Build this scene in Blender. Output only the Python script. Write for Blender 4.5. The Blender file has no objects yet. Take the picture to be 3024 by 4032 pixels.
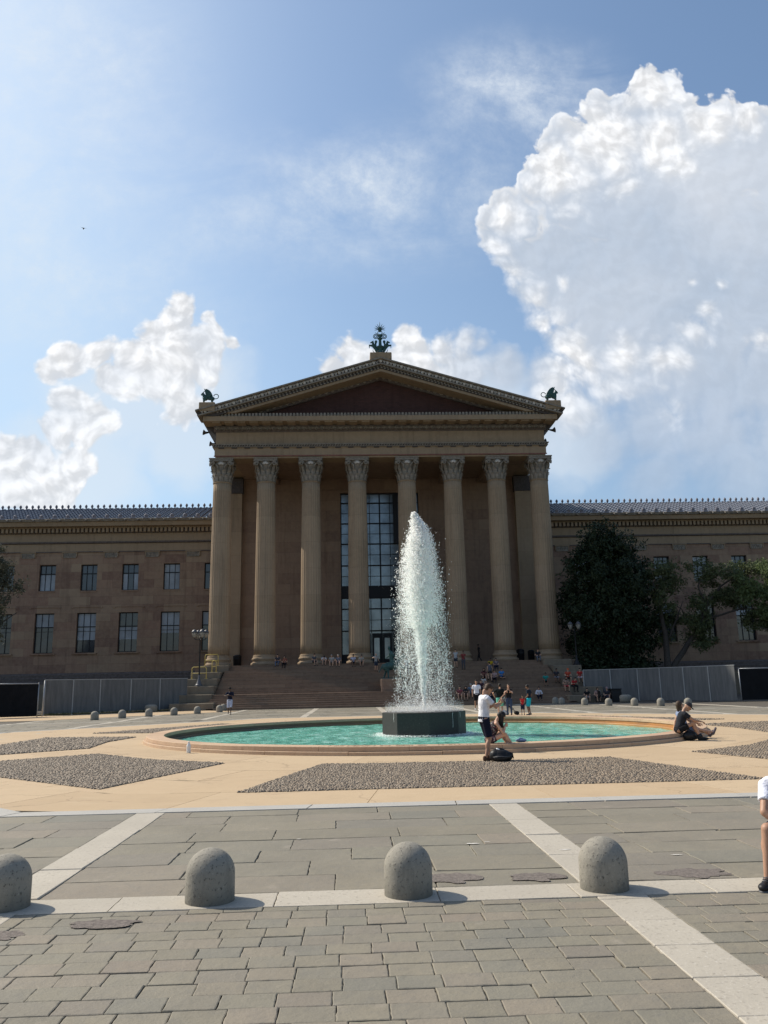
import bpy, bmesh, math, random
import numpy as np
from mathutils import Vector, Matrix, noise as mnoise
random.seed(7); RNG=np.random.default_rng(11)
PI=math.pi
SC=bpy.context.scene
COL=SC.collection
def rad(a): return math.radians(a)

# ---------------------------------------------------------------- mesh builder
class MB:
    def __init__(s): s.v=[]; s.f=[]; s.sm=[]
    def add(s,vs,fs,smooth=False):
        o=len(s.v); s.v.extend([tuple(p) for p in vs]); s.f.extend([tuple(i+o for i in f) for f in fs]); s.sm.extend([smooth]*len(fs)); return s
    def box(s,x0,x1,y0,y1,z0,z1):
        return s.add([(x0,y0,z0),(x1,y0,z0),(x1,y1,z0),(x0,y1,z0),(x0,y0,z1),(x1,y0,z1),(x1,y1,z1),(x0,y1,z1)],
            [(0,3,2,1),(4,5,6,7),(0,1,5,4),(1,2,6,5),(2,3,7,6),(3,0,4,7)])
    def obox(s,c,hx,hy,hz,M=None):
        vs=[]
        for dz in(-1,1):
            for dx,dy in((-1,-1),(1,-1),(1,1),(-1,1)):
                p=Vector((dx*hx,dy*hy,dz*hz)); 
                if M is not None: p=M@p
                vs.append(tuple(p+Vector(c)))
        return s.add(vs,[(0,3,2,1),(4,5,6,7),(0,1,5,4),(1,2,6,5),(2,3,7,6),(3,0,4,7)])
    def bbox(s,x0,x1,y0,y1,z0,z1,b=.02):   # box with chamfered vertical and top edges (toward -y)
        return s.prism([(x0+b,y0),(x1-b,y0),(x1,y0+b),(x1,y1-b),(x1-b,y1),(x0+b,y1),(x0,y1-b),(x0,y0+b)],z0,z1-b).frust(
            [(x0+b,y0),(x1-b,y0),(x1,y0+b),(x1,y1-b),(x1-b,y1),(x0+b,y1),(x0,y1-b),(x0,y0+b)],z1-b,z1,b)
    def prism(s,pts,z0,z1,cap=True):
        n=len(pts); vs=[(x,y,z0) for x,y in pts]+[(x,y,z1) for x,y in pts]
        fs=[(i,(i+1)%n,n+(i+1)%n,n+i) for i in range(n)]
        if cap: fs+=[tuple(range(n-1,-1,-1)),tuple(range(n,2*n))]
        return s.add(vs,fs)
    def frust(s,pts,z0,z1,b):
        cx=sum(p[0] for p in pts)/len(pts); cy=sum(p[1] for p in pts)/len(pts)
        def sh(p):
            return (p[0]-math.copysign(min(b,abs(p[0]-cx)),p[0]-cx),p[1]-math.copysign(min(b,abs(p[1]-cy)),p[1]-cy))
        n=len(pts); vs=[(x,y,z0) for x,y in pts]+[(*sh(p),z1) for p in pts]
        return s.add(vs,[(i,(i+1)%n,n+(i+1)%n,n+i) for i in range(n)]+[tuple(range(n,2*n))])
    def xprism(s,prof,x0,x1):   # profile (y,z) extruded along x
        n=len(prof); vs=[(x0,y,z) for y,z in prof]+[(x1,y,z) for y,z in prof]
        return s.add(vs,[(i,n+i,n+(i+1)%n,(i+1)%n) for i in range(n)]+[tuple(range(n)),tuple(range(2*n-1,n-1,-1))])
    def lathe(s,prof,c=(0,0,0),n=24,smooth=True,rf=None,cap=True):  # prof (r,z)
        vs=[];fs=[]
        for r,z in prof:
            for k in range(n):
                a=2*PI*k/n; rr=r*(rf(k,n) if rf else 1)
                vs.append((c[0]+rr*math.cos(a),c[1]+rr*math.sin(a),c[2]+z))
        m=len(prof)
        for j in range(m-1):
            for k in range(n): fs.append((j*n+k,j*n+(k+1)%n,(j+1)*n+(k+1)%n,(j+1)*n+k))
        s.add(vs,fs,smooth)
        if cap:
            o=len(s.v)-len(vs)
            s.f.append(tuple(o+k for k in range(n-1,-1,-1))); s.sm.append(False)
            s.f.append(tuple(o+(m-1)*n+k for k in range(n))); s.sm.append(False)
        return s
    def tube(s,pts,r,n=8,smooth=True,cap=True,ry=None):
        pts=[Vector(p) for p in pts]; m=len(pts); rs=r if isinstance(r,(list,tuple)) else [r]*m
        vs=[];fs=[]; prev=None
        for i,p in enumerate(pts):
            t=(pts[min(i+1,m-1)]-pts[max(i-1,0)]); 
            if t.length<1e-9: t=Vector((0,0,1))
            t.normalize()
            if prev is None:
                a=Vector((0,0,1)) if abs(t.z)<.9 else Vector((1,0,0)); u=t.cross(a).normalized()
            else: u=(prev-t*prev.dot(t)).normalized()
            prev=u; w=t.cross(u)
            for k in range(n):
                a=2*PI*k/n; vs.append(tuple(p+u*math.cos(a)*rs[i]+w*math.sin(a)*rs[i]))
        for j in range(m-1):
            for k in range(n): fs.append((j*n+k,j*n+(k+1)%n,(j+1)*n+(k+1)%n,(j+1)*n+k))
        s.add(vs,fs,smooth)
        if cap:
            o=len(s.v)-len(vs)
            s.f.append(tuple(o+k for k in range(n-1,-1,-1))); s.sm.append(smooth)
            s.f.append(tuple(o+(m-1)*n+k for k in range(n))); s.sm.append(smooth)
        return s
    def ell(s,c,r,M=None,nu=14,nv=9,smooth=True):
        vs=[];fs=[]; c=Vector(c)
        if not isinstance(r,(tuple,list)): r=(r,r,r)
        def T(p):
            p=Vector((p[0]*r[0],p[1]*r[1],p[2]*r[2]))
            if M is not None: p=M@p
            return tuple(p+c)
        vs.append(T((0,0,-1)))
        for j in range(1,nv):
            b=-PI/2+PI*j/nv
            for k in range(nu):
                a=2*PI*k/nu; vs.append(T((math.cos(b)*math.cos(a),math.cos(b)*math.sin(a),math.sin(b))))
        vs.append(T((0,0,1))); N=len(vs)-1
        for k in range(nu):
            fs.append((0,1+(k+1)%nu,1+k)); fs.append((N,N-nu+k,N-nu+(k+1)%nu))
        for j in range(nv-2):
            for k in range(nu): a=1+j*nu; fs.append((a+k,a+(k+1)%nu,a+nu+(k+1)%nu,a+nu+k))
        return s.add(vs,fs,smooth)
    def cap(s,a,b,ra,rb,n=12):     # tapered capsule
        a=Vector(a); b=Vector(b); d=b-a; L=d.length
        if L<1e-6: return s.ell(a,ra)
        t=d/L; pts=[];rs=[]
        for q in (-1,-.92,-.7,-.38,0): pts.append(a+t*ra*q); rs.append(max(ra*math.sqrt(max(0,1-q*q)),ra*.04))
        for q in (0,.38,.7,.92,1): pts.append(b+t*rb*q); rs.append(max(rb*math.sqrt(max(0,1-q*q)),rb*.04))
        return s.tube(pts,rs,n)
    def mesh(s,name):
        me=bpy.data.meshes.new(name); me.from_pydata(s.v,[],s.f)
        me.polygons.foreach_set('use_smooth',s.sm); me.update(); return me
    def build(s,name,mat,parent=None,M=None):
        me=s.mesh(name)
        o=bpy.data.objects.new(name,me); COL.objects.link(o)
        if mat is not None:
            for m in (mat if isinstance(mat,(list,tuple)) else [mat]): me.materials.append(m)
        if parent is not None: o.parent=parent
        return o

def fixn(o):
    bm=bmesh.new(); bm.from_mesh(o.data); bmesh.ops.recalc_face_normals(bm,faces=bm.faces[:]); bm.to_mesh(o.data); bm.free(); return o
def tag(o,label=None,cat=None,group=None,kind=None):
    if label: o['label']=label
    if cat: o['category']=cat
    if group: o['group']=group
    if kind: o['kind']=kind
    return o
def thing(name,label,cat,loc=(0,0,0),rz=0,group=None):
    o=bpy.data.objects.new(name,None); COL.objects.link(o); o.location=loc; o.rotation_euler=(0,0,rz)
    o.empty_display_size=.2
    return tag(o,label,cat,group)
def copy_tree(o,parent=None):
    c=o.copy(); COL.objects.link(c); c.parent=parent
    for ch in list(o.children): copy_tree(ch,c)
    return c
def np_mesh(name,V,F,mat,parent=None,smooth=False):
    V=np.asarray(V,dtype=np.float32); F=np.asarray(F,dtype=np.int32); k=F.shape[1]
    me=bpy.data.meshes.new(name); me.vertices.add(len(V)); me.vertices.foreach_set('co',V.ravel())
    me.loops.add(F.size); me.loops.foreach_set('vertex_index',F.ravel())
    me.polygons.add(len(F)); me.polygons.foreach_set('loop_start',np.arange(0,F.size,k,dtype=np.int32))
    me.polygons.foreach_set('use_smooth',np.full(len(F),smooth)); me.update(calc_edges=True); me.validate()
    o=bpy.data.objects.new(name,me); COL.objects.link(o); me.materials.append(mat)
    if parent is not None: o.parent=parent
    return o

# ---------------------------------------------------------------- node helpers
class NT:
    def __init__(s,tree): s.t=tree; s.n=tree.nodes; s.l=tree.links
    def node(s,t,**kw):
        n=s.n.new(t)
        for k,v in kw.items(): setattr(n,k,v)
        return n
    def put(s,sock,v):
        if isinstance(v,bpy.types.NodeSocket): s.l.new(v,sock)
        elif v is not None: sock.default_value=v
    def m(s,op,a=None,b=None,c=None,clamp=False):
        n=s.node('ShaderNodeMath',operation=op,use_clamp=clamp)
        for i,x in enumerate((a,b,c)):
            if x is not None: s.put(n.inputs[i],x)
        return n.outputs[0]
    def vm(s,op,a=None,b=None,out=0):
        n=s.node('ShaderNodeVectorMath',operation=op)
        s.put(n.inputs[0],a)
        if b is not None:
            if op=='SCALE': s.put(n.inputs['Scale'],b)
            else: s.put(n.inputs[1],b)
        return n.outputs[out]
    def noise(s,vec,scale,detail=4,rough=.55,out=0,dist=0,lac=2,dim=None):
        n=s.node('ShaderNodeTexNoise'); s.put(n.inputs['Vector'],vec); s.put(n.inputs['Scale'],scale)
        n.inputs['Detail'].default_value=detail; n.inputs['Roughness'].default_value=rough; n.inputs['Distortion'].default_value=dist
        n.inputs['Lacunarity'].default_value=lac
        if dim: n.noise_dimensions=dim
        return n.outputs[out]
    def voro(s,vec,scale,feature='F1',out=0,rand=1,detail=0,smooth=None,dim=None):
        n=s.node('ShaderNodeTexVoronoi',feature=feature); s.put(n.inputs['Vector'],vec); s.put(n.inputs['Scale'],scale)
        n.inputs['Randomness'].default_value=rand
        if 'Detail' in n.inputs: n.inputs['Detail'].default_value=detail
        if dim: n.voronoi_dimensions=dim
        if smooth is not None: n.inputs['Smoothness'].default_value=smooth
        return n.outputs[out]
    def mr(s,v,a,b,c=0,d=1,interp='LINEAR'):
        n=s.node('ShaderNodeMapRange',interpolation_type=interp); s.put(n.inputs[0],v)
        for i,x in enumerate((a,b,c,d)): s.put(n.inputs[1+i],x)
        return n.outputs[0]
    def mix(s,f,a,b,blend='MIX'):
        n=s.node('ShaderNodeMix',data_type='RGBA',blend_type=blend)
        s.put(n.inputs[0],f); 
        s.put(n.inputs[6],a if isinstance(a,bpy.types.NodeSocket) else c4(a)); s.put(n.inputs[7],b if isinstance(b,bpy.types.NodeSocket) else c4(b))
        return n.outputs[2]
    def ramp(s,f,els,interp='LINEAR'):
        n=s.node('ShaderNodeValToRGB'); s.put(n.inputs[0],f); r=n.color_ramp; r.interpolation=interp
        while len(r.elements)<len(els): r.elements.new(.5)
        for e,(p,c) in zip(r.elements,els): e.position=p; e.color=c4(c)
        return n.outputs[0]
    def bump(s,h,strength=.5,dist=.02,normal=None):
        n=s.node('ShaderNodeBump'); s.put(n.inputs['Height'],h); n.inputs['Strength'].default_value=strength; n.inputs['Distance'].default_value=dist
        if normal is not None: s.put(n.inputs['Normal'],normal)
        return n.outputs[0]
def c4(c):
    if isinstance(c,(int,float)): return (c,c,c,1)
    return (*c,1) if len(c)==3 else tuple(c)
def srgb(r,g,b):
    f=lambda c:(c/255/12.92 if c/255<=.04045 else ((c/255+.055)/1.055)**2.4)
    return (f(r),f(g),f(b))
def material(name):
    m=bpy.data.materials.new(name); m.use_nodes=True; t=NT(m.node_tree)
    b=m.node_tree.nodes['Principled BSDF']; return m,t,b
def objco(t): return t.node('ShaderNodeTexCoord').outputs['Object']
def geopos(t): return t.node('ShaderNodeNewGeometry').outputs['Position']
def simple(name,col,rough=.7,metal=0,var=.12,scale=6,bump=0,bscale=40,spec=.3,trans=None):
    m,t,b=material(name); p=objco(t)
    n=t.noise(p,scale,5,.6); dark=tuple(c*(1-var) for c in col); lite=tuple(min(1,c*(1+var)) for c in col)
    t.l.new(t.mix(t.mr(n,.3,.7),dark,lite),b.inputs['Base Color'])
    b.inputs['Roughness'].default_value=rough; b.inputs['Metallic'].default_value=metal; b.inputs['Specular IOR Level'].default_value=spec
    if bump: t.l.new(t.bump(t.noise(p,bscale,4,.6),bump,.01),b.inputs['Normal'])
    return m

# ---------------------------------------------------------------- camera
yaw,pitch,roll,FPX=rad(2.486),rad(12.086),rad(-1.188),3195.0
CAMH=1.65
fw=Vector((math.sin(yaw)*math.cos(pitch),math.cos(yaw)*math.cos(pitch),math.sin(pitch)))
r0=Vector((math.cos(yaw),-math.sin(yaw),0)); u0=r0.cross(fw)
cr,sr=math.cos(roll),math.sin(roll)
rt=r0*cr+u0*sr; up=-r0*sr+u0*cr
cam=bpy.data.objects.new('camera',bpy.data.cameras.new('camera')); COL.objects.link(cam)
cam.matrix_world=Matrix(((rt.x,up.x,-fw.x,0),(rt.y,up.y,-fw.y,0),(rt.z,up.z,-fw.z,CAMH),(0,0,0,1)))
cam.data.sensor_fit='VERTICAL'; cam.data.sensor_height=24; cam.data.lens=FPX/4032*24
cam.data.clip_end=6000; cam.data.clip_start=.05
SC.camera=cam

# ---------------------------------------------------------------- light
SUN_AZ=30.0; SUN_EL=43.0   # sun stands to the left, a little behind the facade
SV=Vector((-math.cos(rad(SUN_AZ))*math.cos(rad(SUN_EL)),math.sin(rad(SUN_AZ))*math.cos(rad(SUN_EL)),math.sin(rad(SUN_EL))))
sl=bpy.data.lights.new('sun','SUN'); sl.energy=5.0; sl.angle=rad(.53); sl.color=(1,.92,.79)
so=bpy.data.objects.new('sun',sl); COL.objects.link(so); so.rotation_euler=SV.to_track_quat('Z','Y').to_euler(); so.location=(-60,30,80)

W=bpy.data.worlds.new('World'); SC.world=W; W.use_nodes=True; wt=NT(W.node_tree)
for n in list(wt.n): wt.n.remove(n)
BLOBS={'milk':[(-0.193,0.393,0.08),(-0.251,0.355,0.091),(-0.326,0.343,0.09),(-0.386,0.283,0.082),(-0.322,0.264,0.088),(-0.458,0.259,0.082),(-0.208,0.305,0.072),(0.09,0.404,0.056),(0.186,0.371,0.063),(0.017,0.404,0.044),(0.286,0.301,0.074)],'bright':[(0.444,0.835,0.062),(0.364,0.759,0.078),(0.294,0.699,0.066),(0.443,0.752,0.057),(0.513,0.775,0.05),(0.575,0.787,0.04),(0.473,0.715,0.032),(0.39,0.678,0.031),(0.316,0.649,0.031),(0.218,0.634,0.047),(0.197,0.592,0.037),(0.22,0.543,0.03),(0.249,0.496,0.033),(0.266,0.462,0.032),(0.306,0.41,0.054),(0.369,0.422,0.039),(0.424,0.409,0.039),(0.473,0.455,0.029),(0.488,0.482,0.02),(0.271,0.358,0.047),(0.554,0.442,0.02),(0.418,0.344,0.024),(0.292,0.53,0.012),(0.506,0.53,0.015),(0.468,0.53,0.009),(0.274,0.307,0.031),(0.347,0.377,0.032)],'big':[(0.451,0.76,0.085),(0.449,0.832,0.045),(0.383,0.785,0.054),(0.312,0.736,0.049),(0.279,0.677,0.052),(0.228,0.627,0.051),(0.207,0.602,0.042),(0.351,0.678,0.117),(0.234,0.564,0.05),(0.25,0.516,0.039),(0.266,0.476,0.032),(0.302,0.537,0.099),(0.535,0.73,0.092),(0.615,0.731,0.093),(0.47,0.621,0.158),(0.408,0.509,0.145),(0.552,0.537,0.175),(0.296,0.442,0.045),(0.362,0.416,0.109),(0.472,0.389,0.141),(0.583,0.369,0.141),(0.261,0.384,0.057),(0.295,0.339,0.062),(0.391,0.319,0.094),(0.482,0.306,0.113),(0.575,0.305,0.113),(0.328,0.301,0.068),(0.519,0.255,0.093),(0.398,0.257,0.074)],'low':[(0.073,0.455,0.025),(0.084,0.43,0.035),(0.06,0.417,0.035),(0.009,0.434,0.033),(-0.01,0.411,0.028),(0.029,0.408,0.044),(0.159,0.446,0.033),(0.177,0.44,0.029),(0.128,0.427,0.038),(0.151,0.404,0.054),(0.2,0.404,0.051),(0.108,0.401,0.035)],'left':[(-0.214,0.496,0.03),(-0.222,0.467,0.038),(-0.18,0.473,0.021),(-0.17,0.457,0.019),(-0.251,0.447,0.031),(-0.2,0.425,0.053),(-0.24,0.399,0.049),(-0.215,0.355,0.036),(-0.316,0.425,0.031),(-0.354,0.422,0.034),(-0.374,0.406,0.026),(-0.299,0.387,0.037),(-0.356,0.356,0.037),(-0.371,0.325,0.037),(-0.331,0.331,0.036),(-0.403,0.289,0.041),(-0.436,0.271,0.056),(-0.384,0.253,0.05),(-0.346,0.282,0.035),(-0.152,0.437,0.017),(-0.271,0.412,0.037),(-0.288,0.406,0.031),(-0.4,0.247,0.047)]}

def build_world():
    t=wt
    sky=t.node('ShaderNodeTexSky',sky_type='NISHITA'); sky.sun_disc=False; sky.sun_elevation=rad(SUN_EL)
    sky.sun_rotation=math.atan2(SV.x,SV.y); sky.air_density=1.0; sky.dust_density=1.6; sky.ozone_density=2.0; sky.altitude=50
    skyc=sky.outputs[0]
    g=t.node('ShaderNodeTexCoord').outputs['Generated']
    sx=t.node('ShaderNodeSeparateXYZ'); t.l.new(g,sx.inputs[0]); X,Y,Z=sx.outputs
    ys=t.m('MAXIMUM',Y,.08)
    u=t.m('DIVIDE',X,ys); v=t.m('DIVIDE',Z,ys)
    cb=t.node('ShaderNodeCombineXYZ'); t.l.new(u,cb.inputs[0]); t.l.new(v,cb.inputs[1]); P=cb.outputs[0]
    # billowing edge noise
    def cloud_noise(p):
        a=t.noise(p,9,3,.5,dim='2D'); b=t.voro(p,26,'SMOOTH_F1',detail=3,smooth=.35,dim='2D')
        c=t.noise(p,60,5,.6,dim='2D')
        return t.m('ADD',t.m('ADD',t.m('MULTIPLY',t.m('SUBTRACT',a,.5),1.1),t.m('MULTIPLY',t.m('SUBTRACT',.42,b),.75)),t.m('MULTIPLY',t.m('SUBTRACT',c,.5),.30))
    warp=t.vm('SCALE',t.vm('SUBTRACT',t.noise(P,7,3,.55,out=1,dim='2D'),(.5,.5,.5)),.05)
    Pw=t.vm('ADD',P,warp)
    def field(blobs,p):
        acc=None
        for (bu,bv,r) in blobs:
            d=t.vm('DISTANCE',p,(bu,bv,0),out=1)
            h=t.m('SUBTRACT',1,t.m('DIVIDE',d,r))     # 1 at centre, 0 at rim
            h=t.m('MULTIPLY',h,max(.8,min(1.6,r/.04)))        # metric distance inside
            acc=h if acc is None else t.m('SMOOTH_MAX',acc,h,.12)
        return acc
    Fb=t.m('MAXIMUM',t.m('MAXIMUM',field(BLOBS['big'],Pw),field(BLOBS['low'],Pw)),field(BLOBS['left'],Pw))
    n0=cloud_noise(Pw)
    D=t.m('ADD',t.m('ADD',Fb,.06),t.m('MULTIPLY',n0,.52))
    Bd=t.mr(t.m('ADD',field(BLOBS['bright'],Pw),t.m('MULTIPLY',n0,.9)),-.36,.98,0,1,'SMOOTHSTEP')
    off=(-.0065,.0075,0)
    n1=cloud_noise(t.vm('ADD',Pw,off))
    relief=t.m('SUBTRACT',n0,n1)            # >0 : faces the sun
    # edge softness: crisp to the upper left, loose below
    soft=t.mr(v,.30,.62,1.25,.15)
    soft=t.m('MINIMUM',soft,t.mr(u,.10,.24,.26,1.3))
    alpha=t.mr(D,.0,soft,0,1,'SMOOTHSTEP')
    milk=t.mr(t.m('ADD',field(BLOBS['milk'],Pw),t.m('MULTIPLY',n0,.35)),-.25,.9,0,.62,'SMOOTHSTEP')
    alpha=t.m('MULTIPLY',alpha,t.m('MAXIMUM',t.mr(v,.17,.42,.30,1),t.mr(u,-.1,.2,.9,0)))
    rim=t.mr(D,.0,.42,1,0,'SMOOTHSTEP')
    bw=t.m('MAXIMUM',Bd,t.m('MULTIPLY',rim,t.mr(v,.30,.48,.25,.95)))
    side=t.mr(u,.10,.22,1,0)                     # the left and middle clouds are bright all through
    bw=t.m('MAXIMUM',bw,t.m('MULTIPLY',side,t.mr(n0,-.60,.10,.60,1.0)))
    flat=t.mix(t.mr(t.m('ADD',t.noise(Pw,4.5,6,.55,dim='2D'),t.mr(v,.25,.75,-.22,.12)),.25,.75),(.47,.56,.69),(.65,.705,.79))
    body=t.mix(bw,flat,(.93,.94,.96))
    lit=t.mr(relief,-.22,.26,-.36,.24)
    shf=t.m('ADD',1,t.m('MULTIPLY',lit,t.mr(bw,0,1,.10,.52)))
    cl=t.mix(1.0,body,t.node_rgb(shf),'MULTIPLY')
    # thin high cirrus
    ci=t.noise(t.vm('MULTIPLY',P,(1,1.6,1)),4.2,7,.62,dist=.5)
    cm=t.mr(ci,.33,.66,0,.75)
    cf=t.mr(t.noise(P,26,6,.7,dim='2D'),.35,.7,.45,1)
    # where the veil lies: centre band and the hazy left
    def spot(cu,cv,ru,rv,k):
        q=t.vm('MULTIPLY',t.vm('SUBTRACT',P,(cu,cv,0)),(1/ru,1/rv,0))
        return t.m('MULTIPLY',t.mr(t.vm('LENGTH',q,out=1),0,1,1,0,'SMOOTHSTEP'),k)
    zone=t.m('ADD',t.m('ADD',spot(.04,.66,.34,.16,1.5),spot(.26,.82,.22,.15,1.5)),t.m('ADD',spot(-.42,.78,.30,.45,1.1),spot(-.30,.5,.3,.3,.6)))
    veil=t.m('MULTIPLY',t.m('MULTIPLY',cm,cf),zone,clamp=True)
    haze=t.m('ADD',t.m('MULTIPLY',spot(-.62,.95,.62,.85,1),.50),t.m('MULTIPLY',spot(-.5,.45,.5,.5,1),.35),clamp=True)
    SKYG=0.15
    base=t.mix(1.0,skyc,(SKYG*1.02,SKYG*1.10,SKYG*1.10),'MULTIPLY')
    base=t.mix(haze,base,(.62,.78,.95))
    base=t.mix(veil,base,(.80,.86,.93))
    low=t.mr(v,.12,.75,.55,.10)
    base=t.mix(low,base,t.mix(t.mr(u,-.35,.45),(.50,.68,.84),(.30,.42,.60)))
    base=t.mix(milk,base,(.74,.82,.90))
    fin=t.mix(alpha,base,cl)
    # only the half of the sky in front carries this cloudscape; behind, plain sky
    front=t.mr(Y,.08,.25,0,1)
    allc=t.mix(front,t.mix(1.0,skyc,(SKYG,SKYG,SKYG),'MULTIPLY'),fin)
    bg=t.node('ShaderNodeBackground'); t.l.new(allc,bg.inputs[0]); bg.inputs[1].default_value=1.0
    out=t.node('ShaderNodeOutputWorld'); t.l.new(bg.outputs[0],out.inputs[0])
def _nr(s,v):
    n=s.node('ShaderNodeCombineColor'); 
    for i in range(3): s.put(n.inputs[i],v)
    return n.outputs[0]
NT.node_rgb=_nr
build_world()
W.cycles.sampling_method='MANUAL'; W.cycles.sample_map_resolution=128
vs=SC.view_settings; vs.view_transform='Standard'; vs.look='None'; vs.gamma=1; vs.exposure=0; vs.use_curve_mapping=False
SC.render.engine='CYCLES'

def block_stone(name,cols,bw=2.3,bh=.92,axis='xz',mortar=.012,rough=.85,contrast=1.0,mdark=.55):
    m,t,b=material(name); p=geopos(t)
    s=t.node('ShaderNodeSeparateXYZ'); t.l.new(p,s.inputs[0]); c=t.node('ShaderNodeCombineXYZ')
    t.l.new(s.outputs[0 if axis[0]=='x' else 1],c.inputs[0]); t.l.new(s.outputs[2 if axis[1]=='z' else 1],c.inputs[1])
    br=t.node('ShaderNodeTexBrick'); t.l.new(c.outputs[0],br.inputs['Vector']); br.inputs['Scale'].default_value=1
    br.inputs['Brick Width'].default_value=bw; br.inputs['Row Height'].default_value=bh; br.inputs['Mortar Size'].default_value=mortar
    br.inputs['Mortar Smooth'].default_value=.3; br.inputs['Bias'].default_value=0; br.offset=.5
    br.inputs['Color1'].default_value=(0,0,0,1); br.inputs['Color2'].default_value=(1,1,1,1); br.inputs['Mortar'].default_value=(.5,.5,.5,1)
    bc=br.outputs['Color']
    fac=t.m('ADD',t.m('MULTIPLY',t.m('SUBTRACT',bc,.5),contrast),.5)
    col=t.ramp(fac,[(i/(len(cols)-1),k) for i,k in enumerate(cols)])
    stain=t.noise(p,.16,5,.6); col=t.mix(t.mr(stain,.35,.7,0,.5),col,tuple(x*.68 for x in cols[0]))
    fine=t.noise(p,2.4,6,.7); col=t.mix(t.mr(fine,.3,.7,.0,.35),col,tuple(min(1,x*1.25) for x in cols[-1]))
    streak=t.noise(t.vm('MULTIPLY',p,(1.6,1.6,.12)),1.3,4,.6); col=t.mix(t.mr(streak,.52,.75,0,.4),col,tuple(x*.5 for x in cols[0]))
    col=t.mix(t.m('MULTIPLY',br.outputs['Fac'],mdark),col,tuple(x*.4 for x in cols[0]))
    t.l.new(col,b.inputs['Base Color']); b.inputs['Roughness'].default_value=rough; b.inputs['Specular IOR Level'].default_value=.2
    h=t.m('ADD',t.m('MULTIPLY',fine,.4),t.m('MULTIPLY',br.outputs['Fac'],-1))
    t.l.new(t.bump(h,.5,.02),b.inputs['Normal'])
    return m
TAN=[(.27,.175,.115),(.36,.245,.15),(.33,.215,.14),(.40,.28,.17)]
M={}
M['wall']=block_stone('sandstone_blocks',[(0.185,0.111,0.082),(0.283,0.198,0.132),(0.250,0.154,0.109),(0.316,0.231,0.154)],contrast=1.25,mdark=.35)
M['porchwall']=block_stone('porch_wall_blocks',[(0.202,0.132,0.095),(0.267,0.186,0.131),(0.234,0.157,0.109),(0.300,0.215,0.149)],bw=2.6,bh=1.15,mdark=.3)
M['plain']=block_stone('entablature_stone',[(0.268,0.197,0.127),(0.300,0.222,0.141),(0.284,0.210,0.136),(0.324,0.239,0.154)],bw=4.4,bh=30,mdark=.4)
M['shaft']=block_stone('column_drum_stone',[(0.276,0.202,0.132),(0.316,0.235,0.150),(0.341,0.252,0.167)],bw=60,bh=2.62,mdark=.45)
M['brick']=block_stone('tympanum_brick',[(.055,.030,.026),(.085,.042,.036),(.07,.036,.03)],bw=.42,bh=.16,mdark=.3)
M['orn']=simple('carved_terracotta',(.225,.195,.155),.8,var=.35,scale=5,bump=.6,bscale=14)
M['orndark']=simple('recess_shade_dark_stone',(.07,.06,.055),.9,var=.3)  # shade between dentils and eggs put into the colour; also dark spouts and capitals
M['ornlight']=simple('pale_carving',(.50,.46,.40),.8,var=.25,scale=6)
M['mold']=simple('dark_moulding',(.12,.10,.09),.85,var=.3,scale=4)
M['red']=simple('painted_red_stone',(.22,.10,.08),.85,var=.25)
M['tile']=simple('glazed_blue_black_roof_tile',(.035,.042,.065),.38,var=.35,scale=3,spec=.6)
M['finial']=simple('ridge_terracotta',(.22,.21,.23),.6,var=.2)
M['frame']=simple('black_steel_frame',(.012,.013,.016),.5)
M['granpost']=None
def glass(name,c,rough=.12,met=.0):
    m,t,b=material(name); p=geopos(t); n=t.noise(p,.5,3,.6)
    t.l.new(t.mix(t.mr(n,.3,.7),tuple(x*.6 for x in c),tuple(x*1.3 for x in c)),b.inputs['Base Color'])
    b.inputs['Roughness'].default_value=rough; b.inputs['Metallic'].default_value=met; b.inputs['Specular IOR Level'].default_value=.8
    t.l.new(t.bump(t.noise(p,.9,2,.5),.15,.05),b.inputs['Normal']); return m
M['glassbig']=glass('tinted_window_glass',(.21,.24,.26),.2,.6)
M['glassdark']=glass('dark_window_glass',(.035,.042,.052),.1)
M['blind']=glass('pale_blind_behind_glass',(.26,.29,.32),.35)
def speck(name,base,dark,light,scale=60,rough=.75,bump=.35,amt=.5):
    m,t,b=material(name); p=objco(t)
    v=t.voro(p,scale,out=0); w=t.noise(p,scale*.7,3,.7); big=t.noise(p,1.6,5,.6)
    c=t.mix(t.mr(w,.56,.68,0,amt),base,dark); c=t.mix(t.mr(t.noise(p,scale*1.5,2,.5),.62,.72,0,.5),c,light)
    rnd=t.node('ShaderNodeNewGeometry').outputs['Random Per Island']
    c=t.mix(t.mr(big,.3,.75,0,.35),c,tuple(x*.62 for x in base)); c=t.mix(t.mr(rnd,0,1,0,.3),c,tuple(x*.75 for x in base))
    t.l.new(c,b.inputs['Base Color']); b.inputs['Roughness'].default_value=rough; b.inputs['Specular IOR Level'].default_value=.3
    t.l.new(t.bump(w,bump,.006),b.inputs['Normal']); return m
M['bollard']=speck('speckled_grey_granite',(.30,.275,.225),(.035,.033,.03),(.52,.49,.42),52,.85,.7,.9)
def _grime():
    m=M['bollard']; t=NT(m.node_tree); b=m.node_tree.nodes['Principled BSDF']; l=b.inputs['Base Color'].links[0].from_socket; p=objco(t); q=t.node('ShaderNodeSeparateXYZ'); t.l.new(p,q.inputs[0])
    oi=t.node('ShaderNodeObjectInfo').outputs['Random']; pp=t.vm('ADD',p,oi)
    g=t.mr(t.m('ADD',q.outputs[2],t.m('MULTIPLY',t.noise(pp,9,5,.7),.22)),.10,.26,.65,0)
    st=t.mr(t.noise(t.vm('MULTIPLY',pp,(9,9,1.2)),1.6,5,.65),.52,.72,0,.45)
    c=t.mix(g,l,(.09,.085,.068)); c=t.mix(st,c,(.13,.12,.10)); t.l.new(c,b.inputs['Base Color'])
_grime()
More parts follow.
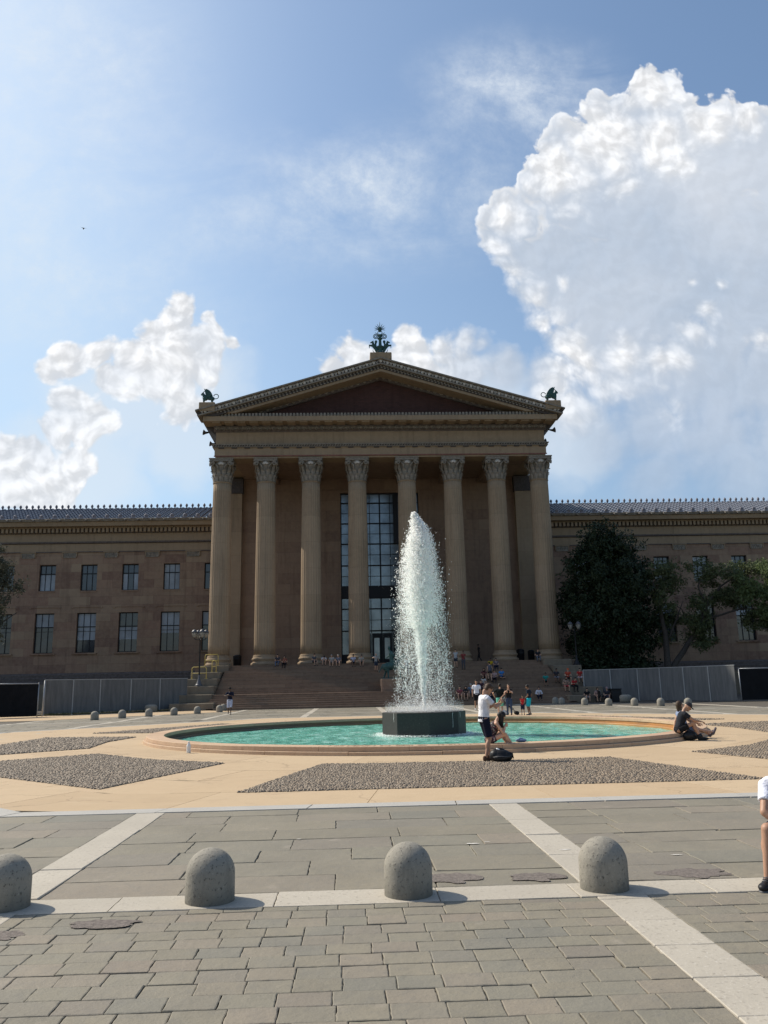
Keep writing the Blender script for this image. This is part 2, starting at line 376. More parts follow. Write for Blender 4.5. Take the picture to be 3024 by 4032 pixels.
M['band']=speck('pale_speckled_granite',(.45,.405,.33),(.20,.17,.14),(.68,.64,.58),38,.8,.4,.6)
M['border']=speck('grey_granite_border',(.42,.40,.36),(.2,.19,.17),(.6,.58,.54),38,.8,.3,.4)
def flags():
    m,t,b=material('bluestone_flags'); p=geopos(t)
    g=t.node('ShaderNodeNewGeometry').outputs['Random Per Island']
    c=t.ramp(g,[(0,(.180,.162,.122)),(.18,(.218,.192,.142)),(.38,(.188,.172,.134)),(.55,(.228,.192,.147)),(.72,(.202,.184,.138)),(.86,(.168,.160,.132)),(1,(.215,.178,.138))])
    n=t.noise(p,1.1,6,.65); c=t.mix(t.mr(n,.3,.75,0,.42),c,(.29,.255,.19))
    n2=t.noise(p,9,6,.7); c=t.mix(t.mr(n2,.48,.75,0,.45),c,(.17,.16,.14))
    n3=t.noise(t.vm('MULTIPLY',p,(1,3,1)),30,4,.7); c=t.mix(t.mr(n3,.62,.74,0,.55),c,(.10,.09,.08))
    n4=t.noise(p,3.3,3,.5); c=t.mix(t.mr(n4,.66,.80,0,.35),c,(.42,.36,.30))
    c=t.mix(t.mr(t.noise(p,.8,4,.6),.50,.70,0,.30),c,(.14,.125,.10)); c=t.mix(t.mr(t.voro(p,7),.045,.03,0,.6),c,(.05,.045,.04))
    t.l.new(c,b.inputs['Base Color']); b.inputs['Roughness'].default_value=.72; b.inputs['Specular IOR Level'].default_value=.3
    h=t.m('ADD',t.m('MULTIPLY',t.noise(p,4,7,.7),1.0),t.m('MULTIPLY',n3,.12))
    t.l.new(t.bump(h,.55,.03),b.inputs['Normal']); return m
M['flags']=flags()
def beige():
    m,t,b=material('honey_coloured_paving'); p=geopos(t)
    s=t.node('ShaderNodeSeparateXYZ'); t.l.new(p,s.inputs[0])
    g=t.node('ShaderNodeNewGeometry').outputs['Random Per Island']
    c=t.ramp(g,[(0,(.43,.315,.195)),(.4,(.475,.355,.225)),(.7,(.45,.33,.205)),(1,(.50,.38,.245))])
    c=t.mix(t.mr(t.noise(p,.7,5,.6),.35,.7,0,.4),c,(.51,.385,.24))
    c=t.mix(t.mr(t.noise(p,14,6,.75),.55,.8,0,.35),c,(.33,.235,.145))
    c=t.mix(t.mr(t.noise(p,2.2,6,.7),.52,.74,0,.45),c,(.35,.265,.17))
    vc=t.voro(t.vm('ADD',p,t.vm('SCALE',t.noise(p,1.2,4,.6,out=1),.9)),.42,'DISTANCE_TO_EDGE'); c=t.mix(t.m('MULTIPLY',t.mr(vc,.0,.012,.55,0),t.mr(t.noise(p,.5,3,.5),.45,.6)),c,(.20,.14,.09))
    c=t.mix(t.mr(t.noise(t.vm('MULTIPLY',p,(.5,3,1)),1.7,5,.7),.56,.74,0,.35),c,(.56,.45,.31))
    t.l.new(c,b.inputs['Base Color']); b.inputs['Roughness'].default_value=.8; b.inputs['Specular IOR Level'].default_value=.2
    t.l.new(t.bump(t.noise(p,20,5,.7),.25,.01),b.inputs['Normal']); return m
M['beige']=beige()
M['joint']=simple('dark_joint_grit',(.105,.09,.07),.95,var=.4,scale=20)
M['ground']=simple('city_ground',(.22,.21,.17),.95,var=.3,scale=.3)
M['patch']=simple('asphalt_repair',(.165,.14,.122),.95,var=.35,scale=30,bump=.8,bscale=90)
M['verge']=simple('weedy_soil',(.10,.095,.055),.95,var=.5,scale=4)
def peb():
    m,t,b=material('river_pebbles'); g=t.node('ShaderNodeNewGeometry').outputs['Random Per Island']
    c=t.ramp(g,[(0,(.15,.108,.072)),(.3,(.24,.182,.122)),(.55,(.195,.155,.11)),(.8,(.29,.228,.16)),(1,(.235,.17,.11))])
    t.l.new(c,b.inputs['Base Color']); b.inputs['Roughness'].default_value=.7; return m
M['pebble']=peb()
M['pebbase']=simple('pebble_bedding',(.13,.10,.072),.95,var=.4,scale=25)
def rimstone():
    m,t,b=material('pink_buff_rim_stone'); p=geopos(t)
    g=t.node('ShaderNodeNewGeometry').outputs['Random Per Island']
    c=t.ramp(g,[(0,(.43,.29,.19)),(.5,(.50,.35,.23)),(1,(.46,.30,.205))])
    c=t.mix(t.mr(t.noise(p,1.5,6,.65),.4,.7,0,.5),c,(.56,.42,.28))
    c=t.mix(t.mr(t.noise(p,9,6,.7),.52,.75,0,.55),c,(.26,.165,.11))
    t.l.new(c,b.inputs['Base Color']); b.inputs['Roughness'].default_value=.8; b.inputs['Specular IOR Level'].default_value=.2
    t.l.new(t.bump(t.noise(p,16,5,.7),.35,.012),b.inputs['Normal']); return m
M['rim']=rimstone()
def innerwall():
    m,t,b=material('stained_basin_wall'); p=geopos(t)
    n=t.noise(t.vm('MULTIPLY',p,(.5,.5,3)),1.2,5,.6)
    s=t.node('ShaderNodeSeparateXYZ'); t.l.new(p,s.inputs[0])
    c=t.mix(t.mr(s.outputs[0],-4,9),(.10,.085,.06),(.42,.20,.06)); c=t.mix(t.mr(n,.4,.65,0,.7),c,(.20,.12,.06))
    t.l.new(c,b.inputs['Base Color']); b.inputs['Roughness'].default_value=.6; return m
M['inner']=innerwall()
def water():
    m,t,b=material('turquoise_pool_water'); p=geopos(t)
    n=t.noise(t.vm('MULTIPLY',p,(1,.55,1)),2.2,5,.6,dist=.4)
    c=t.ramp(t.mr(n,.3,.72),[(0,(.075,.30,.22)),(.35,(.13,.43,.33)),(.62,(.22,.56,.45)),(.85,(.34,.67,.57)),(1,(.55,.80,.72))])
    d=t.vm('DISTANCE',p,(2.58,29.85,-.06),out=1)
    fo=t.m('MULTIPLY',t.mr(d,1.5,2.3,1,0),t.mr(t.noise(p,7,6,.75),.40,.60),clamp=True)
    far=t.m('MULTIPLY',t.mr(d,1.4,4.5,.5,0),t.mr(t.noise(p,2.6,5,.7),.45,.7),clamp=True)
    c=t.mix(t.m('MAXIMUM',fo,far),c,(.72,.82,.78))
    t.l.new(c,b.inputs['Base Color']); b.inputs['Roughness'].default_value=.08; b.inputs['IOR'].default_value=1.33
    b.inputs['Specular IOR Level'].default_value=.5
    h=t.m('ADD',t.noise(t.vm('MULTIPLY',p,(1,.6,1)),3.2,4,.55,dist=.3),t.m('MULTIPLY',t.noise(p,11,3,.6),.4))
    t.l.new(t.bump(h,.9,.12),b.inputs['Normal']); return m
M['water']=water()
M['dkgranite']=speck('black_wet_granite',(.040,.037,.033),(.01,.01,.01),(.17,.165,.155),26,.6,.4,.6)
def spray():
    m,t,b=material('white_water_spray'); o=t.n['Material Output']
    b.inputs['Base Color'].default_value=(.97,.97,.96,1); b.inputs['Roughness'].default_value=.35
    tr=t.node('ShaderNodeBsdfTranslucent'); tr.inputs[0].default_value=(.97,.97,.95,1)
    mx=t.node('ShaderNodeMixShader'); mx.inputs[0].default_value=.62; t.l.new(b.outputs[0],mx.inputs[1]); t.l.new(tr.outputs[0],mx.inputs[2]); tp=t.node('ShaderNodeBsdfTransparent'); m2=t.node('ShaderNodeMixShader'); m2.inputs[0].default_value=.10; t.l.new(mx.outputs[0],m2.inputs[1]); t.l.new(tp.outputs[0],m2.inputs[2]); t.l.new(m2.outputs[0],o.inputs[0]); return m
M['spray']=spray()
M['bronze']=simple('verdigris_bronze',(.035,.085,.08),.6,.2,var=.4,scale=5)
M['blackmetal']=simple('black_cast_iron',(.022,.022,.024),.5,.3,var=.3)
M['galv']=simple('galvanised_pipe',(.35,.36,.37),.5,.5)
M['lampglass']=simple('frosted_lamp_glass',(.30,.285,.24),.4)
M['lampcap']=simple('grey_lamp_cap',(.11,.11,.115),.5,.3)
M['yellow']=simple('yellow_rail_paint',(.55,.42,.12),.5,var=.2)
def ply():
    m,t,b=material('grey_painted_plywood'); p=geopos(t)
    g=t.node('ShaderNodeNewGeometry').outputs['Random Per Island']
    n=t.noise(t.vm('MULTIPLY',p,(2.2,2.2,.25)),2.2,6,.65)
    c=t.mix(t.mr(n,.3,.7),(.085,.088,.088),(.15,.152,.148)); c=t.mix(t.mr(t.noise(p,3,6,.7),.55,.75,0,.4),c,(.09,.09,.09))
    t.l.new(c,b.inputs['Base Color']); b.inputs['Roughness'].default_value=.85; return m
M['ply']=ply()
M['mesh']=simple('black_windscreen_mesh',(.006,.0065,.008),.95,var=.4,scale=2)
M['black']=simple('black_plastic',(.012,.012,.013),.5)
M['cheek']=block_stone('weathered_cheek_block',[(.16,.13,.095),(.20,.165,.12),(.24,.195,.14)],bw=60,bh=60,mdark=0)
M['step']=block_stone('pink_stone_steps',[(.20,.135,.097),(.255,.175,.122),(.225,.152,.108),(.28,.20,.14)],bw=2.9,bh=.33,mdark=.4)
M['white']=simple('white_plastic',(.8,.8,.78),.5)
M['blue']=simple('blue_cover',(.10,.16,.28),.6)
M['bottle']=simple('clear_plastic',(.75,.75,.72),.25)
def leafm(name,cols,trans=.25,rough=.45):
    m,t,b=material(name); o=t.n['Material Output']; g=t.node('ShaderNodeNewGeometry').outputs['Random Per Island']
    c=t.ramp(g,[(i/(len(cols)-1),k) for i,k in enumerate(cols)]); t.l.new(c,b.inputs['Base Color']); b.inputs['Roughness'].default_value=rough; b.inputs['Specular IOR Level'].default_value=.25
    tr=t.node('ShaderNodeBsdfTranslucent'); t.l.new(c,tr.inputs[0])
    mx=t.node('ShaderNodeMixShader'); mx.inputs[0].default_value=trans; t.l.new(b.outputs[0],mx.inputs[1]); t.l.new(tr.outputs[0],mx.inputs[2]); t.l.new(mx.outputs[0],o.inputs[0]); return m
M['leafm']=leafm('magnolia_leaf',[(.014,.024,.010),(.022,.036,.014),(.017,.028,.013),(.038,.052,.022)],.12,.62)
M['leafo']=leafm('olive_leaf',[(.05,.07,.03),(.09,.11,.045),(.07,.085,.035),(.13,.145,.06)],.25,.6)
M['leafl']=leafm('light_leaf',[(.08,.11,.04),(.12,.16,.06),(.10,.13,.05)],.35,.6)
M['leafg']=leafm('dusty_leaf',[(.055,.06,.04),(.09,.095,.065),(.12,.12,.09)],.25,.7)
M['bark']=simple('dark_bark',(.06,.05,.042),.9,var=.4,scale=8,bump=.8,bscale=20)

C0=(2.5,29.6)
def structure(o): o['kind']='structure'; return o
def poly_sheet(name,pts,z,mat,h=None):
    b=MB(); n=len(pts)
    if h: b.prism(pts,z-h,z)
    else: b.add([(x,y,z) for x,y in pts],[tuple(range(n))])
    return structure(b.build(name,mat))
# one ground sheet to the horizon
gb=MB(); gb.add([(-900,-300,-.14),(900,-300,-.14),(900,1400,-.14),(-900,1400,-.14)],[(0,1,2,3)]); structure(gb.build('ground',M['ground']))
jb=MB(); jb.box(-34,40,-10,68,-.2,-.016)
# (ground under the slabs, with a hole for the pool cut out as an octagon ring)
jb=MB()
def ringsheet(b,outer,rin,z,n=64):
    vs=[];fs=[]
    for k in range(n):
        a=2*PI*k/n; c,s=math.cos(a),math.sin(a)
        t=min((abs((outer[1] if c>0 else outer[0])-C0[0])/abs(c)) if abs(c)>1e-6 else 1e9,(abs((outer[3] if s>0 else outer[2])-C0[1])/abs(s)) if abs(s)>1e-6 else 1e9)
        vs.append((C0[0]+c*rin,C0[1]+s*rin,z)); vs.append((C0[0]+c*t,C0[1]+s*t,z))
    for k in range(n): a=2*k; q=(2*k+2)%(2*n); fs.append((a,a+1,q+1,q))
    for k,(X,Y) in enumerate([(outer[1],outer[3]),(outer[0],outer[3]),(outer[0],outer[2]),(outer[1],outer[2])]):
        pass
    b.add(vs,fs)
ringsheet(jb,(-60,65,-45,105),9.3,-.014,64)
structure(jb.build('plaza_bed',M['joint']))

# ---- bluestone slabs laid in bays between granite bands
XB=[-18.6,-13.05,-8.35,-2.78,2.10,7.62,13.1,18.2,23.6]; BW=.40
def octin(x,y,ap):
    dx,dy=abs(x-C0[0]),abs(y-C0[1]); return dx<ap and dy<ap and (dx+dy)<ap*math.sqrt(2)
def slab(b,x0,x1,y0,y1,z,jit,n=5):
    pts=[]
    def edge(ax,ay,bx,by):
        for i in range(n):
            t=i/n; pts.append((ax+(bx-ax)*t+random.gauss(0,jit),ay+(by-ay)*t+random.gauss(0,jit)))
    edge(x0,y0,x1,y0);edge(x1,y0,x1,y1);edge(x1,y1,x0,y1);edge(x0,y1,x0,y0)
    m=len(pts); ti=random.gauss(0,.0012); tj=random.gauss(0,.0012); cx,cy=(x0+x1)/2,(y0+y1)/2
    vs=[(x,y,-.05) for x,y in pts]+[(x,y,z-.003) for x,y in pts]+[(x+(cx-x)*min(.5,.006/max(.05,abs(x1-x0)/2)),y+(cy-y)*min(.5,.006/max(.05,abs(y1-y0)/2)),z+ti*(x-cx)/.3+tj*(y-cy)/.3) for x,y in pts]
    fs=[(i,(i+1)%m,m+(i+1)%m,m+i) for i in range(m)]+[(m+i,m+(i+1)%m,2*m+(i+1)%m,2*m+i) for i in range(m)]+[tuple(range(2*m,3*m))]
    b.add(vs,fs)
def bay(b,xa,xb,ya,yb,rowh,lw,gap,jit,test=None,n=5,v=.28):
    y=ya
    while y<yb-.05:
        h=min(rowh*random.uniform(1-v*.3,1+v*.3),yb-y)
        if yb-(y+h)<rowh*.45: h=yb-y
        x=xa; first=True
        while x<xb-.05:
            w=lw*random.uniform(1-v,1+v)
            if first: w*=random.uniform(.4,1); first=False
            if xb-(x+w)<lw*.4: w=xb-x
            if test is None or test(x+w/2,y+h/2):
                slab(b,x+gap/2,x+w-gap/2,y+gap/2,y+h-gap/2,random.gauss(0,.0024),jit,n)
            x+=w
        y+=h
fl=MB()
for i in range(len(XB)-1):
    xa,xb=XB[i]+BW/2,XB[i+1]-BW/2
    if xb<-6 or xa>8:
        pass
    else:
        # small setts nearest the camera
        bay(fl,xa,xb,2.2,6.78,.212,.285,.0055,.0016,v=.09)
    if -9<xa<14: bay(fl,xa,xb,7.24,11.88,.585,1.15,.009,.003,n=8)
    if xa<-2 or xa>6: bay(fl,xa,xb,12.2,46.6,.62,1.5,.016,.004,lambda x,y:not octin(x,y,17.9),n=2)
    bay(fl,xa,xb,47.4,66.3,.62,1.5,.016,.004,lambda x,y:(y<62.5+ (x+9)*1.05 if x<-8.5 else True) and (y<64-(x-15.5)*2.05 if x>15.5 else True),n=2)
structure(fl.build('bluestone_paving',M['flags']))
# granite bands
gbn=MB()
def bandseg(xa,xb,ya,yb,step,along):
    if along=='y':
        y=ya
        while y<yb-.01:
            h=min(step*random.uniform(.95,1.05),yb-y); slab(gbn,xa+.003,xb-.003,y+.004,y+h-.004,.004+random.gauss(0,.001),.0015,4); y+=h
    else:
        x=xa
        while x<xb-.01:
            h=min(step*random.uniform(.9,1.1),xb-x); slab(gbn,x+.004,x+h-.004,ya+.003,yb-.003,.004+random.gauss(0,.001),.0015,4); x+=h
for x in XB:
    if -9<x<9:
        bandseg(x-BW/2,x+BW/2,2.2,6.78,.56,'y'); bandseg(x-BW/2,x+BW/2,7.24,11.9,1.12,'y')
    elif x<20: pass
    bandseg(x-BW/2,x+BW/2,47.35,66.2 if -9<x<16 else 60,2.3,'y')
bandseg(-9,14,6.79,7.23,1.18,'x')
bandseg(-20,24,46.7,47.1,2.2,'x')
for x in (XB[0],XB[1],XB[6],XB[7],XB[8]): bandseg(x-BW/2,x+BW/2,24,46.6,2.3,'y')
for y in (53.6,60.1): bandseg(-17,21,y,y+.3,2.3,'x')
structure(gbn.build('granite_bands',M['band']))

# octagonal border and honey paving
def octv(ap): return [(C0[0]+ap/math.cos(PI/8)*math.cos(PI/8+k*PI/4),C0[1]+ap/math.cos(PI/8)*math.sin(PI/8+k*PI/4)) for k in range(8)]
ob=MB(); A,B_=octv(17.32),octv(17.70)
for k in range(8):
    a,b2,c,d=Vector(B_[k]),Vector(B_[(k+1)%8]),Vector(A[(k+1)%8]),Vector(A[k]); n=7
    for i in range(n):
        t0,t1=i/n+.0006,(i+1)/n-.0006
        q=[a.lerp(b2,t0),a.lerp(b2,t1),d.lerp(c,t1),d.lerp(c,t0)]
        ob.prism([tuple(p) for p in q],-.05,.009+random.uniform(-.002,.002))
structure(ob.build('granite_border',M['border']))
PAN=[[(-1.87,13.85),(6.87,13.85),(5.66,18.45),(4.4,18.28),(2.5,18.2),(.6,18.28),(-.66,18.45)],
     [(-2.88,19.27),(-4.95,20.75),(-6.84,23.01),(-9.95,20.2),(-7.07,17.32),(-4.34,14.79)],
     [(-7.81,30.78),(-8.1,28.2),(-7.79,25.27),(-9.65,23.55),(-11.4,21.95),(-11.41,27.77),(-11.35,31.66)],
     [(-10.43,34.14),(-7.54,33.44),(-6.4,36.2),(-4.3,38.6),(-6.3,40.6)]]
PAN+= [[(5.0-x,y) for x,y in reversed(p)] for p in PAN[1:]]
def inpoly(x,y,P):
    c=False; n=len(P)
    for i in range(n):
        x1,y1=P[i];x2,y2=P[(i+1)%n]
        if (y1>y)!=(y2>y) and x<(x2-x1)*(y-y1)/(y2-y1)+x1: c=not c
    return c
# honey slabs : big stones split on a ring/ray grid, clipped to octagon, panels are recessed sheets laid on top
bg=MB(); ap=17.32
def octr(a): 
    a=(a+PI/8)%(PI/4)-PI/8; return ap/math.cos(a)
rings=[9.42,11.0,12.6,14.2,15.75,None]
for j in range(5):
    n=[24,28,32,36,40][j]; offs=random.random()*.2
    for k in range(n):
        a0=2*PI*(k+offs)/n; a1=2*PI*(k+1+offs)/n; g=.0016*8/(rings[j])
        sub=4; inn=[];out=[]
        for i in range(sub+1):
            a=a0+g*.35+(a1-a0-g*.7)*i/sub
            # blend circles into the octagon outward
            w0=(j/5.0)**1; w1=((j+1)/5.0)
            r0_=rings[j]*(1-w0)+octr(a)*rings[j]/ap*w0; r1_=(rings[j+1] or ap); r1_=r1_*(1-w1)+octr(a)*r1_/ap*w1
            inn.append((C0[0]+(r0_+.003)*math.cos(a),C0[1]+(r0_+.003)*math.sin(a))); out.append((C0[0]+(r1_-.003)*math.cos(a),C0[1]+(r1_-.003)*math.sin(a)))
        bg.prism(inn[::-1]+out,-.06,.006+random.gauss(0,.0008))
structure(fixn(bg.build('honey_paving',M['beige'])))
# honey strip along the foot of the hoardings
hs=MB()
for (P,) in ([[(-8.4,62.6),(-19,51.4),(-24,50.5),(-30,46),(-36,46),(-36,56),(-23.2,61),(-13.2,68.6),(-11.5,66.9)]],):
    hs.prism(P,-.05,.012)
structure(fixn(hs.build('kerb_paving',M['beige'])))
# pebble panels
pb=MB()
for P in PAN: pb.prism(P if sum((P[i][0]*P[(i+1)%len(P)][1]-P[(i+1)%len(P)][0]*P[i][1]) for i in range(len(P)))>0 else P[::-1],-.04,.012)
structure(fixn(pb.build('pebble_bed',M['pebbase'])))
def pebbles():
    V=[];F=[];o=0
    base=[(math.cos(a),math.sin(a)) for a in [k*PI/3 for k in range(6)]]
    for i,P in enumerate(PAN):
        near=i in(0,1); sp=.058 if i in (0,) else (.066 if i in (1,4) else .10)
        xs=[p[0] for p in P]; ys=[p[1] for p in P]
        y=min(ys); r=0
        while y<max(ys):
            x=min(xs)+(r%2)*sp*.5
            while x<max(xs):
                px,py=x+random.uniform(-.25,.25)*sp,y+random.uniform(-.25,.25)*sp
                if inpoly(px,py,P):
                    a=random.uniform(0,PI) ; L=sp*random.uniform(.5,.72); w=sp*random.uniform(.3,.42); h=random.uniform(.016,.032)*sp/.075; ca,sa=math.cos(a),math.sin(a)
                    tx,ty=random.uniform(-.2,.2)*L,random.uniform(-.2,.2)*w
                    for (bx,by) in base: V.append((px+bx*L*ca-by*w*sa,py+bx*L*sa+by*w*ca,.010))
                    for (bx,by) in base: V.append((px+bx*L*.72*ca-by*w*.72*sa+tx*.3,py+bx*L*.72*sa+by*w*.72*ca+ty*.3,.012+h*.75))
                    V.append((px+tx,py+ty,.012+h))
                    for k in range(6):
                        q=(k+1)%6
                        F.append((o+k,o+q,o+6+q)); F.append((o+k,o+6+q,o+6+k)); F.append((o+6+k,o+6+q,o+12))
                    o+=13
                x+=sp
            y+=sp*.87; r+=1
    ob=np_mesh('pebbles',V,F,M['pebble'],smooth=True); ob['kind']='stuff'; ob['label']='rounded river pebbles set upright in the angular plaza panels'; return ob
pebbles()
M['limes']=simple('white_lime_stain',(.55,.52,.47),.9,var=.2,scale=30)
# asphalt repair patches and flakes
def blob(cx,cy,rx,ry,z,mat,name,n=90,ang=0):
    b=MB(); ph=random.random()*9
    pts=[]
    for k in range(n):
        a=2*PI*k/n; r=1+.55*mnoise.noise((math.cos(a)*1.3+ph,math.sin(a)*1.3,ph))+.22*mnoise.noise((math.cos(a)*4+ph,math.sin(a)*4,1))+.06*mnoise.noise((math.cos(a)*12,math.sin(a)*12,ph))
        x,y=rx*r*math.cos(a),ry*r*math.sin(a); pts.append((cx+x*math.cos(ang)-y*math.sin(ang),cy+x*math.sin(ang)+y*math.cos(ang)))
    b.add([(x,y,z) for x,y in pts],[tuple(range(n))]); o=b.build(name,mat); o['kind']='structure'; return o
for (cx,cy,rx,ry) in [(-1.80,6.45,.25,.11),(.86,7.50,.22,.18),(1.58,7.45,.22,.15),(2.98,7.46,.28,.16),(-2.45,6.22,.18,.10),(-.05,4.02,.14,.05)]:
    blob(cx,cy,rx,ry,.0065,M['patch'],'paving_patch')
for (cx,cy,rx,ry) in [(.42,8.0,.05,.02),(1.25,9.05,.07,.025),(1.42,9.12,.03,.012),(2.12,8.6,.05,.02),(-.6,9.6,.03,.01),(3.1,8.2,.05,.015)]:
    blob(cx,cy,rx,ry,.0075,M['limes'],'lime_stain',40)
vg=MB(); vg.prism([(-23.6,61.4),(-36,52.8),(-36,56),(-23,62.5),(-14,70),(-13.4,69)],-.02,.10); structure(fixn(vg.build('verge',M['verge'])))

XC=3.33
museum=thing('museum_building','long tan sandstone museum with eight column temple portico, pediment and dark tiled wing roofs','museum')
def part(b,name,mat,parent=None,n=False):
    o=b.build(name,mat,museum if parent is None else parent)
    return fixn(o) if n else o
PZ=3.76
# ---- porch floor and podium
b=MB(); b.box(-14.6,21.26,78.0,88.3,-.1,PZ); b.box(-14.7,21.36,77.94,88.3,PZ-.16,PZ+.004); part(b,'porch_floor',M['step'])
for q in((-62,-14.65),(21.3,72)):
    b=MB(); b.box(*q,87.9,91.2,-.1,2.5); part(b,'podium',M['cheek'])
# ---- columns
def flute(k,n): return 1-.030*(k%4 in(1,3))-.062*(k%4==2)
cx=[-16.1,-11.7,-7.2,-2.52,2.52,7.2,11.7,16.1]
def leafstrip(b,ang,r0,r1,z0,z1,w,curl=.16):
    ca,sa=math.cos(ang),math.sin(ang); tx,ty=-sa,ca; prof=[(0,0,1),(.35,.02,1.05),(.7,.07,1.0),(.9,.6,.8),(1.0,1.0,.5),(.93,1.15,.3)]
    vs=[];fs=[]
    for (q,k,ww) in prof:
        r=r0+(r1-r0)*q+curl*k; z=z0+(z1-z0)*q
        for s in(-1,0,1):
            rr=r+(.05 if s==0 else 0); vs.append((ca*rr+tx*s*w*ww/2,sa*rr+ty*s*w*ww/2,z))
    for j in range(len(prof)-1):
        for s in(0,1): fs.append((j*3+s,j*3+s+1,j*3+3+s+1,j*3+3+s))
    o=len(vs); b.add(vs,fs,False)
def make_column():
    sh=MB(); prof=[]
    for i in range(17):
        q=i/16; r=1.03-.13*q**1.7
        prof.append((r,4.78+(21.95-4.78)*q))
    sh.lathe(prof,n=96,rf=flute,cap=True)
    for z,r in((4.70,1.10),(21.86,.95)): sh.lathe([(r-.1,z-.06),(r,z-.02),(r,z+.04),(r-.1,z+.09)],n=48)
    col=part(sh,'column',M['shaft'])
    bs=MB(); bs.lathe([(1.22,PZ),(1.30,PZ+.06),(1.33,PZ+.16),(1.28,PZ+.28),(1.16,PZ+.32),(1.10,PZ+.40),(1.14,PZ+.50),(1.22,PZ+.56),(1.23,PZ+.66),(1.17,PZ+.74),(1.10,PZ+.78),(1.12,PZ+.86),(1.08,PZ+.95)],n=48)
    o=part(bs,'base',M['shaft'],col); 
    cp=MB(); cp.lathe([(.86,21.95),(.86,22.8),(.92,23.3),(1.05,23.75),(1.12,23.95)],n=24)
    for k in range(12):
        leafstrip(cp,2*PI*k/12,.90,.98,21.97,22.62,.40,.12)
        leafstrip(cp,2*PI*(k+.5)/12,.90,1.02,22.35,23.12,.40,.15)
    for k in range(4):
        a=PI/4+k*PI/2; leafstrip(cp,a,.95,1.35,22.9,23.8,.34,.2)
        for s in(-1,1):   # volutes on each face
            fa=k*PI/2; c=Vector((math.cos(fa)*1.12+-math.sin(fa)*s*.88,math.sin(fa)*1.12+math.cos(fa)*s*.88,23.68))
            Mx=Matrix.Rotation(fa,3,'Z'); pts=[]
            for i in range(15):
                t=i/14*3.2*PI; rr=.25*(1-.78*i/14); pts.append(c+Mx@Vector((.04*i/14,s*rr*math.cos(t)*-1,rr*math.sin(t))))
            cp.tube(pts,.065,6)
            p0=c+Mx@Vector((-.1,-s*.30,-.02)); cp.tube([c+Mx@Vector((-.12,-s*.62,-.62)),c+Mx@Vector((-.06,-s*.5,-.2)),p0,c+Mx@Vector((0,-s*.1,.24))],[.09,.08,.07,.05],6)
    part(cp,'capital',M['orn'],col)
    ab=MB(); n=0
    ab.box(-1.16,1.16,-1.16,1.16,23.95,24.27)
    ab.box(-1.22,1.22,-1.22,1.22,24.19,24.275); ab.box(-1.20,1.20,-1.20,1.20,23.93,23.99)
    x=-1.05
    while x<1.05:   # key pattern blocks
        ab.box(x,x+.10,-1.185,-1.15,24.01,24.17); ab.box(x+.1,x+.16,-1.185,-1.15,24.13,24.17); x+=.21
    part(ab,'abacus',M['orn'],col)
    pm=MB()
    for i in range(-3,4):
        a=i*.42; pm.ell((math.sin(a)*.19,-1.25,23.55+math.cos(a)*.21),(.045,.04,.15),Matrix.Rotation(a,3,'Y'),6,5)
    part(pm,'palmette',M['ornlight'],col)
    return col
c0=make_column(); c0.location=(XC+cx[0],80,0)
for x in cx[1:]:
    c=copy_tree(c0,museum); c.location=(XC+x,80,0)
# ---- entablature
b=MB(); b.box(XC-16.72,XC+16.72,79.05,80.95,24.275,24.50); b.box(XC-16.80,XC+16.80,78.97,81.03,24.50,25.38)
# side architraves running back
for s in(-1,1):
    xa,xb=sorted((XC+s*16.8,XC+s*14.9)); b.box(xa,xb,81.03,100,24.50,25.38); 
part(b,'architrave',M['plain'])
b=MB(); b.box(XC-16.86,XC+16.86,78.92,79.0,24.44,24.54); part(b,'fascia_line',M['red'])
b=MB(); b.box(XC-17.0,XC+17.0,78.80,81.1,25.38,25.44); b.box(XC-17.08,XC+17.08,78.72,81.1,25.60,25.68)
x=XC-17.0
while x<XC+17.0: b.add([(x,78.74,25.44),(x+.10,78.74,25.44),(x+.21,78.74,25.60),(x+.11,78.74,25.60),(x,79,25.44),(x+.10,79,25.44),(x+.21,79,25.60),(x+.11,79,25.60)],[(0,1,2,3),(1,5,6,2),(4,0,3,7)]); x+=.26
part(b,'rope_moulding',M['orn'])
b=MB(); b.box(XC-16.95,XC+16.95,78.86,81.0,25.44,25.60); x=XC-16.4
while x<XC+16.6: b.box(x,x+.55,78.84,78.96,25.26,25.38); x+=1.30
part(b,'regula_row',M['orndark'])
b=MB(); b.box(XC-16.70,XC+16.70,79.05,100,25.68,27.0); part(b,'frieze',M['plain'])
def palm_row(b,x0,x1,step,y,z0,z1,out=.12,zs=None):
    x=x0
    while x<x1:
        w=step*.5; h=z1-z0; zz=z0+(zs(x) if zs else 0)
        for i in(-2,-1,0,1,2):
            a=i*.38; b.obox((x+math.sin(a)*h*.36,y-out*.5,zz+h*.12+math.cos(a)*h*.38),h*.055,out*.5,h*.36*(1-.08*abs(i)),Matrix.Rotation(a,3,'Y'))
        b.obox((x+step*.5,y-out*.4,zz+h*.5),h*.05,out*.4,h*.3,Matrix.Rotation(.6,3,'Y')); b.obox((x+step*.5,y-out*.4,zz+h*.5),h*.05,out*.4,h*.3,Matrix.Rotation(-.6,3,'Y'))
        x+=step
b=MB(); b.xprism([(79.0,27.0),(78.55,27.55),(79.2,27.55)],XC-16.9,XC+16.9); part(b,'cornice_bed',M['mold'],n=True)
b=MB(); palm_row(b,XC-16.5,XC+16.6,.62,78.72,27.02,27.56,.2); part(b,'palmette_frieze',M['orn'])
b=MB(); x=XC-16.9
while x<XC+17: b.box(x,x+.80,77.55,78.9,27.55,27.66); x+=1.24
part(b,'mutules',M['plain'])
b=MB(); b.box(XC-17.75,XC+17.75,77.40,79.6,27.66,28.16); part(b,'corona',M['plain'])
TOP=34.18; SL=(34.18-28.68)/18.46
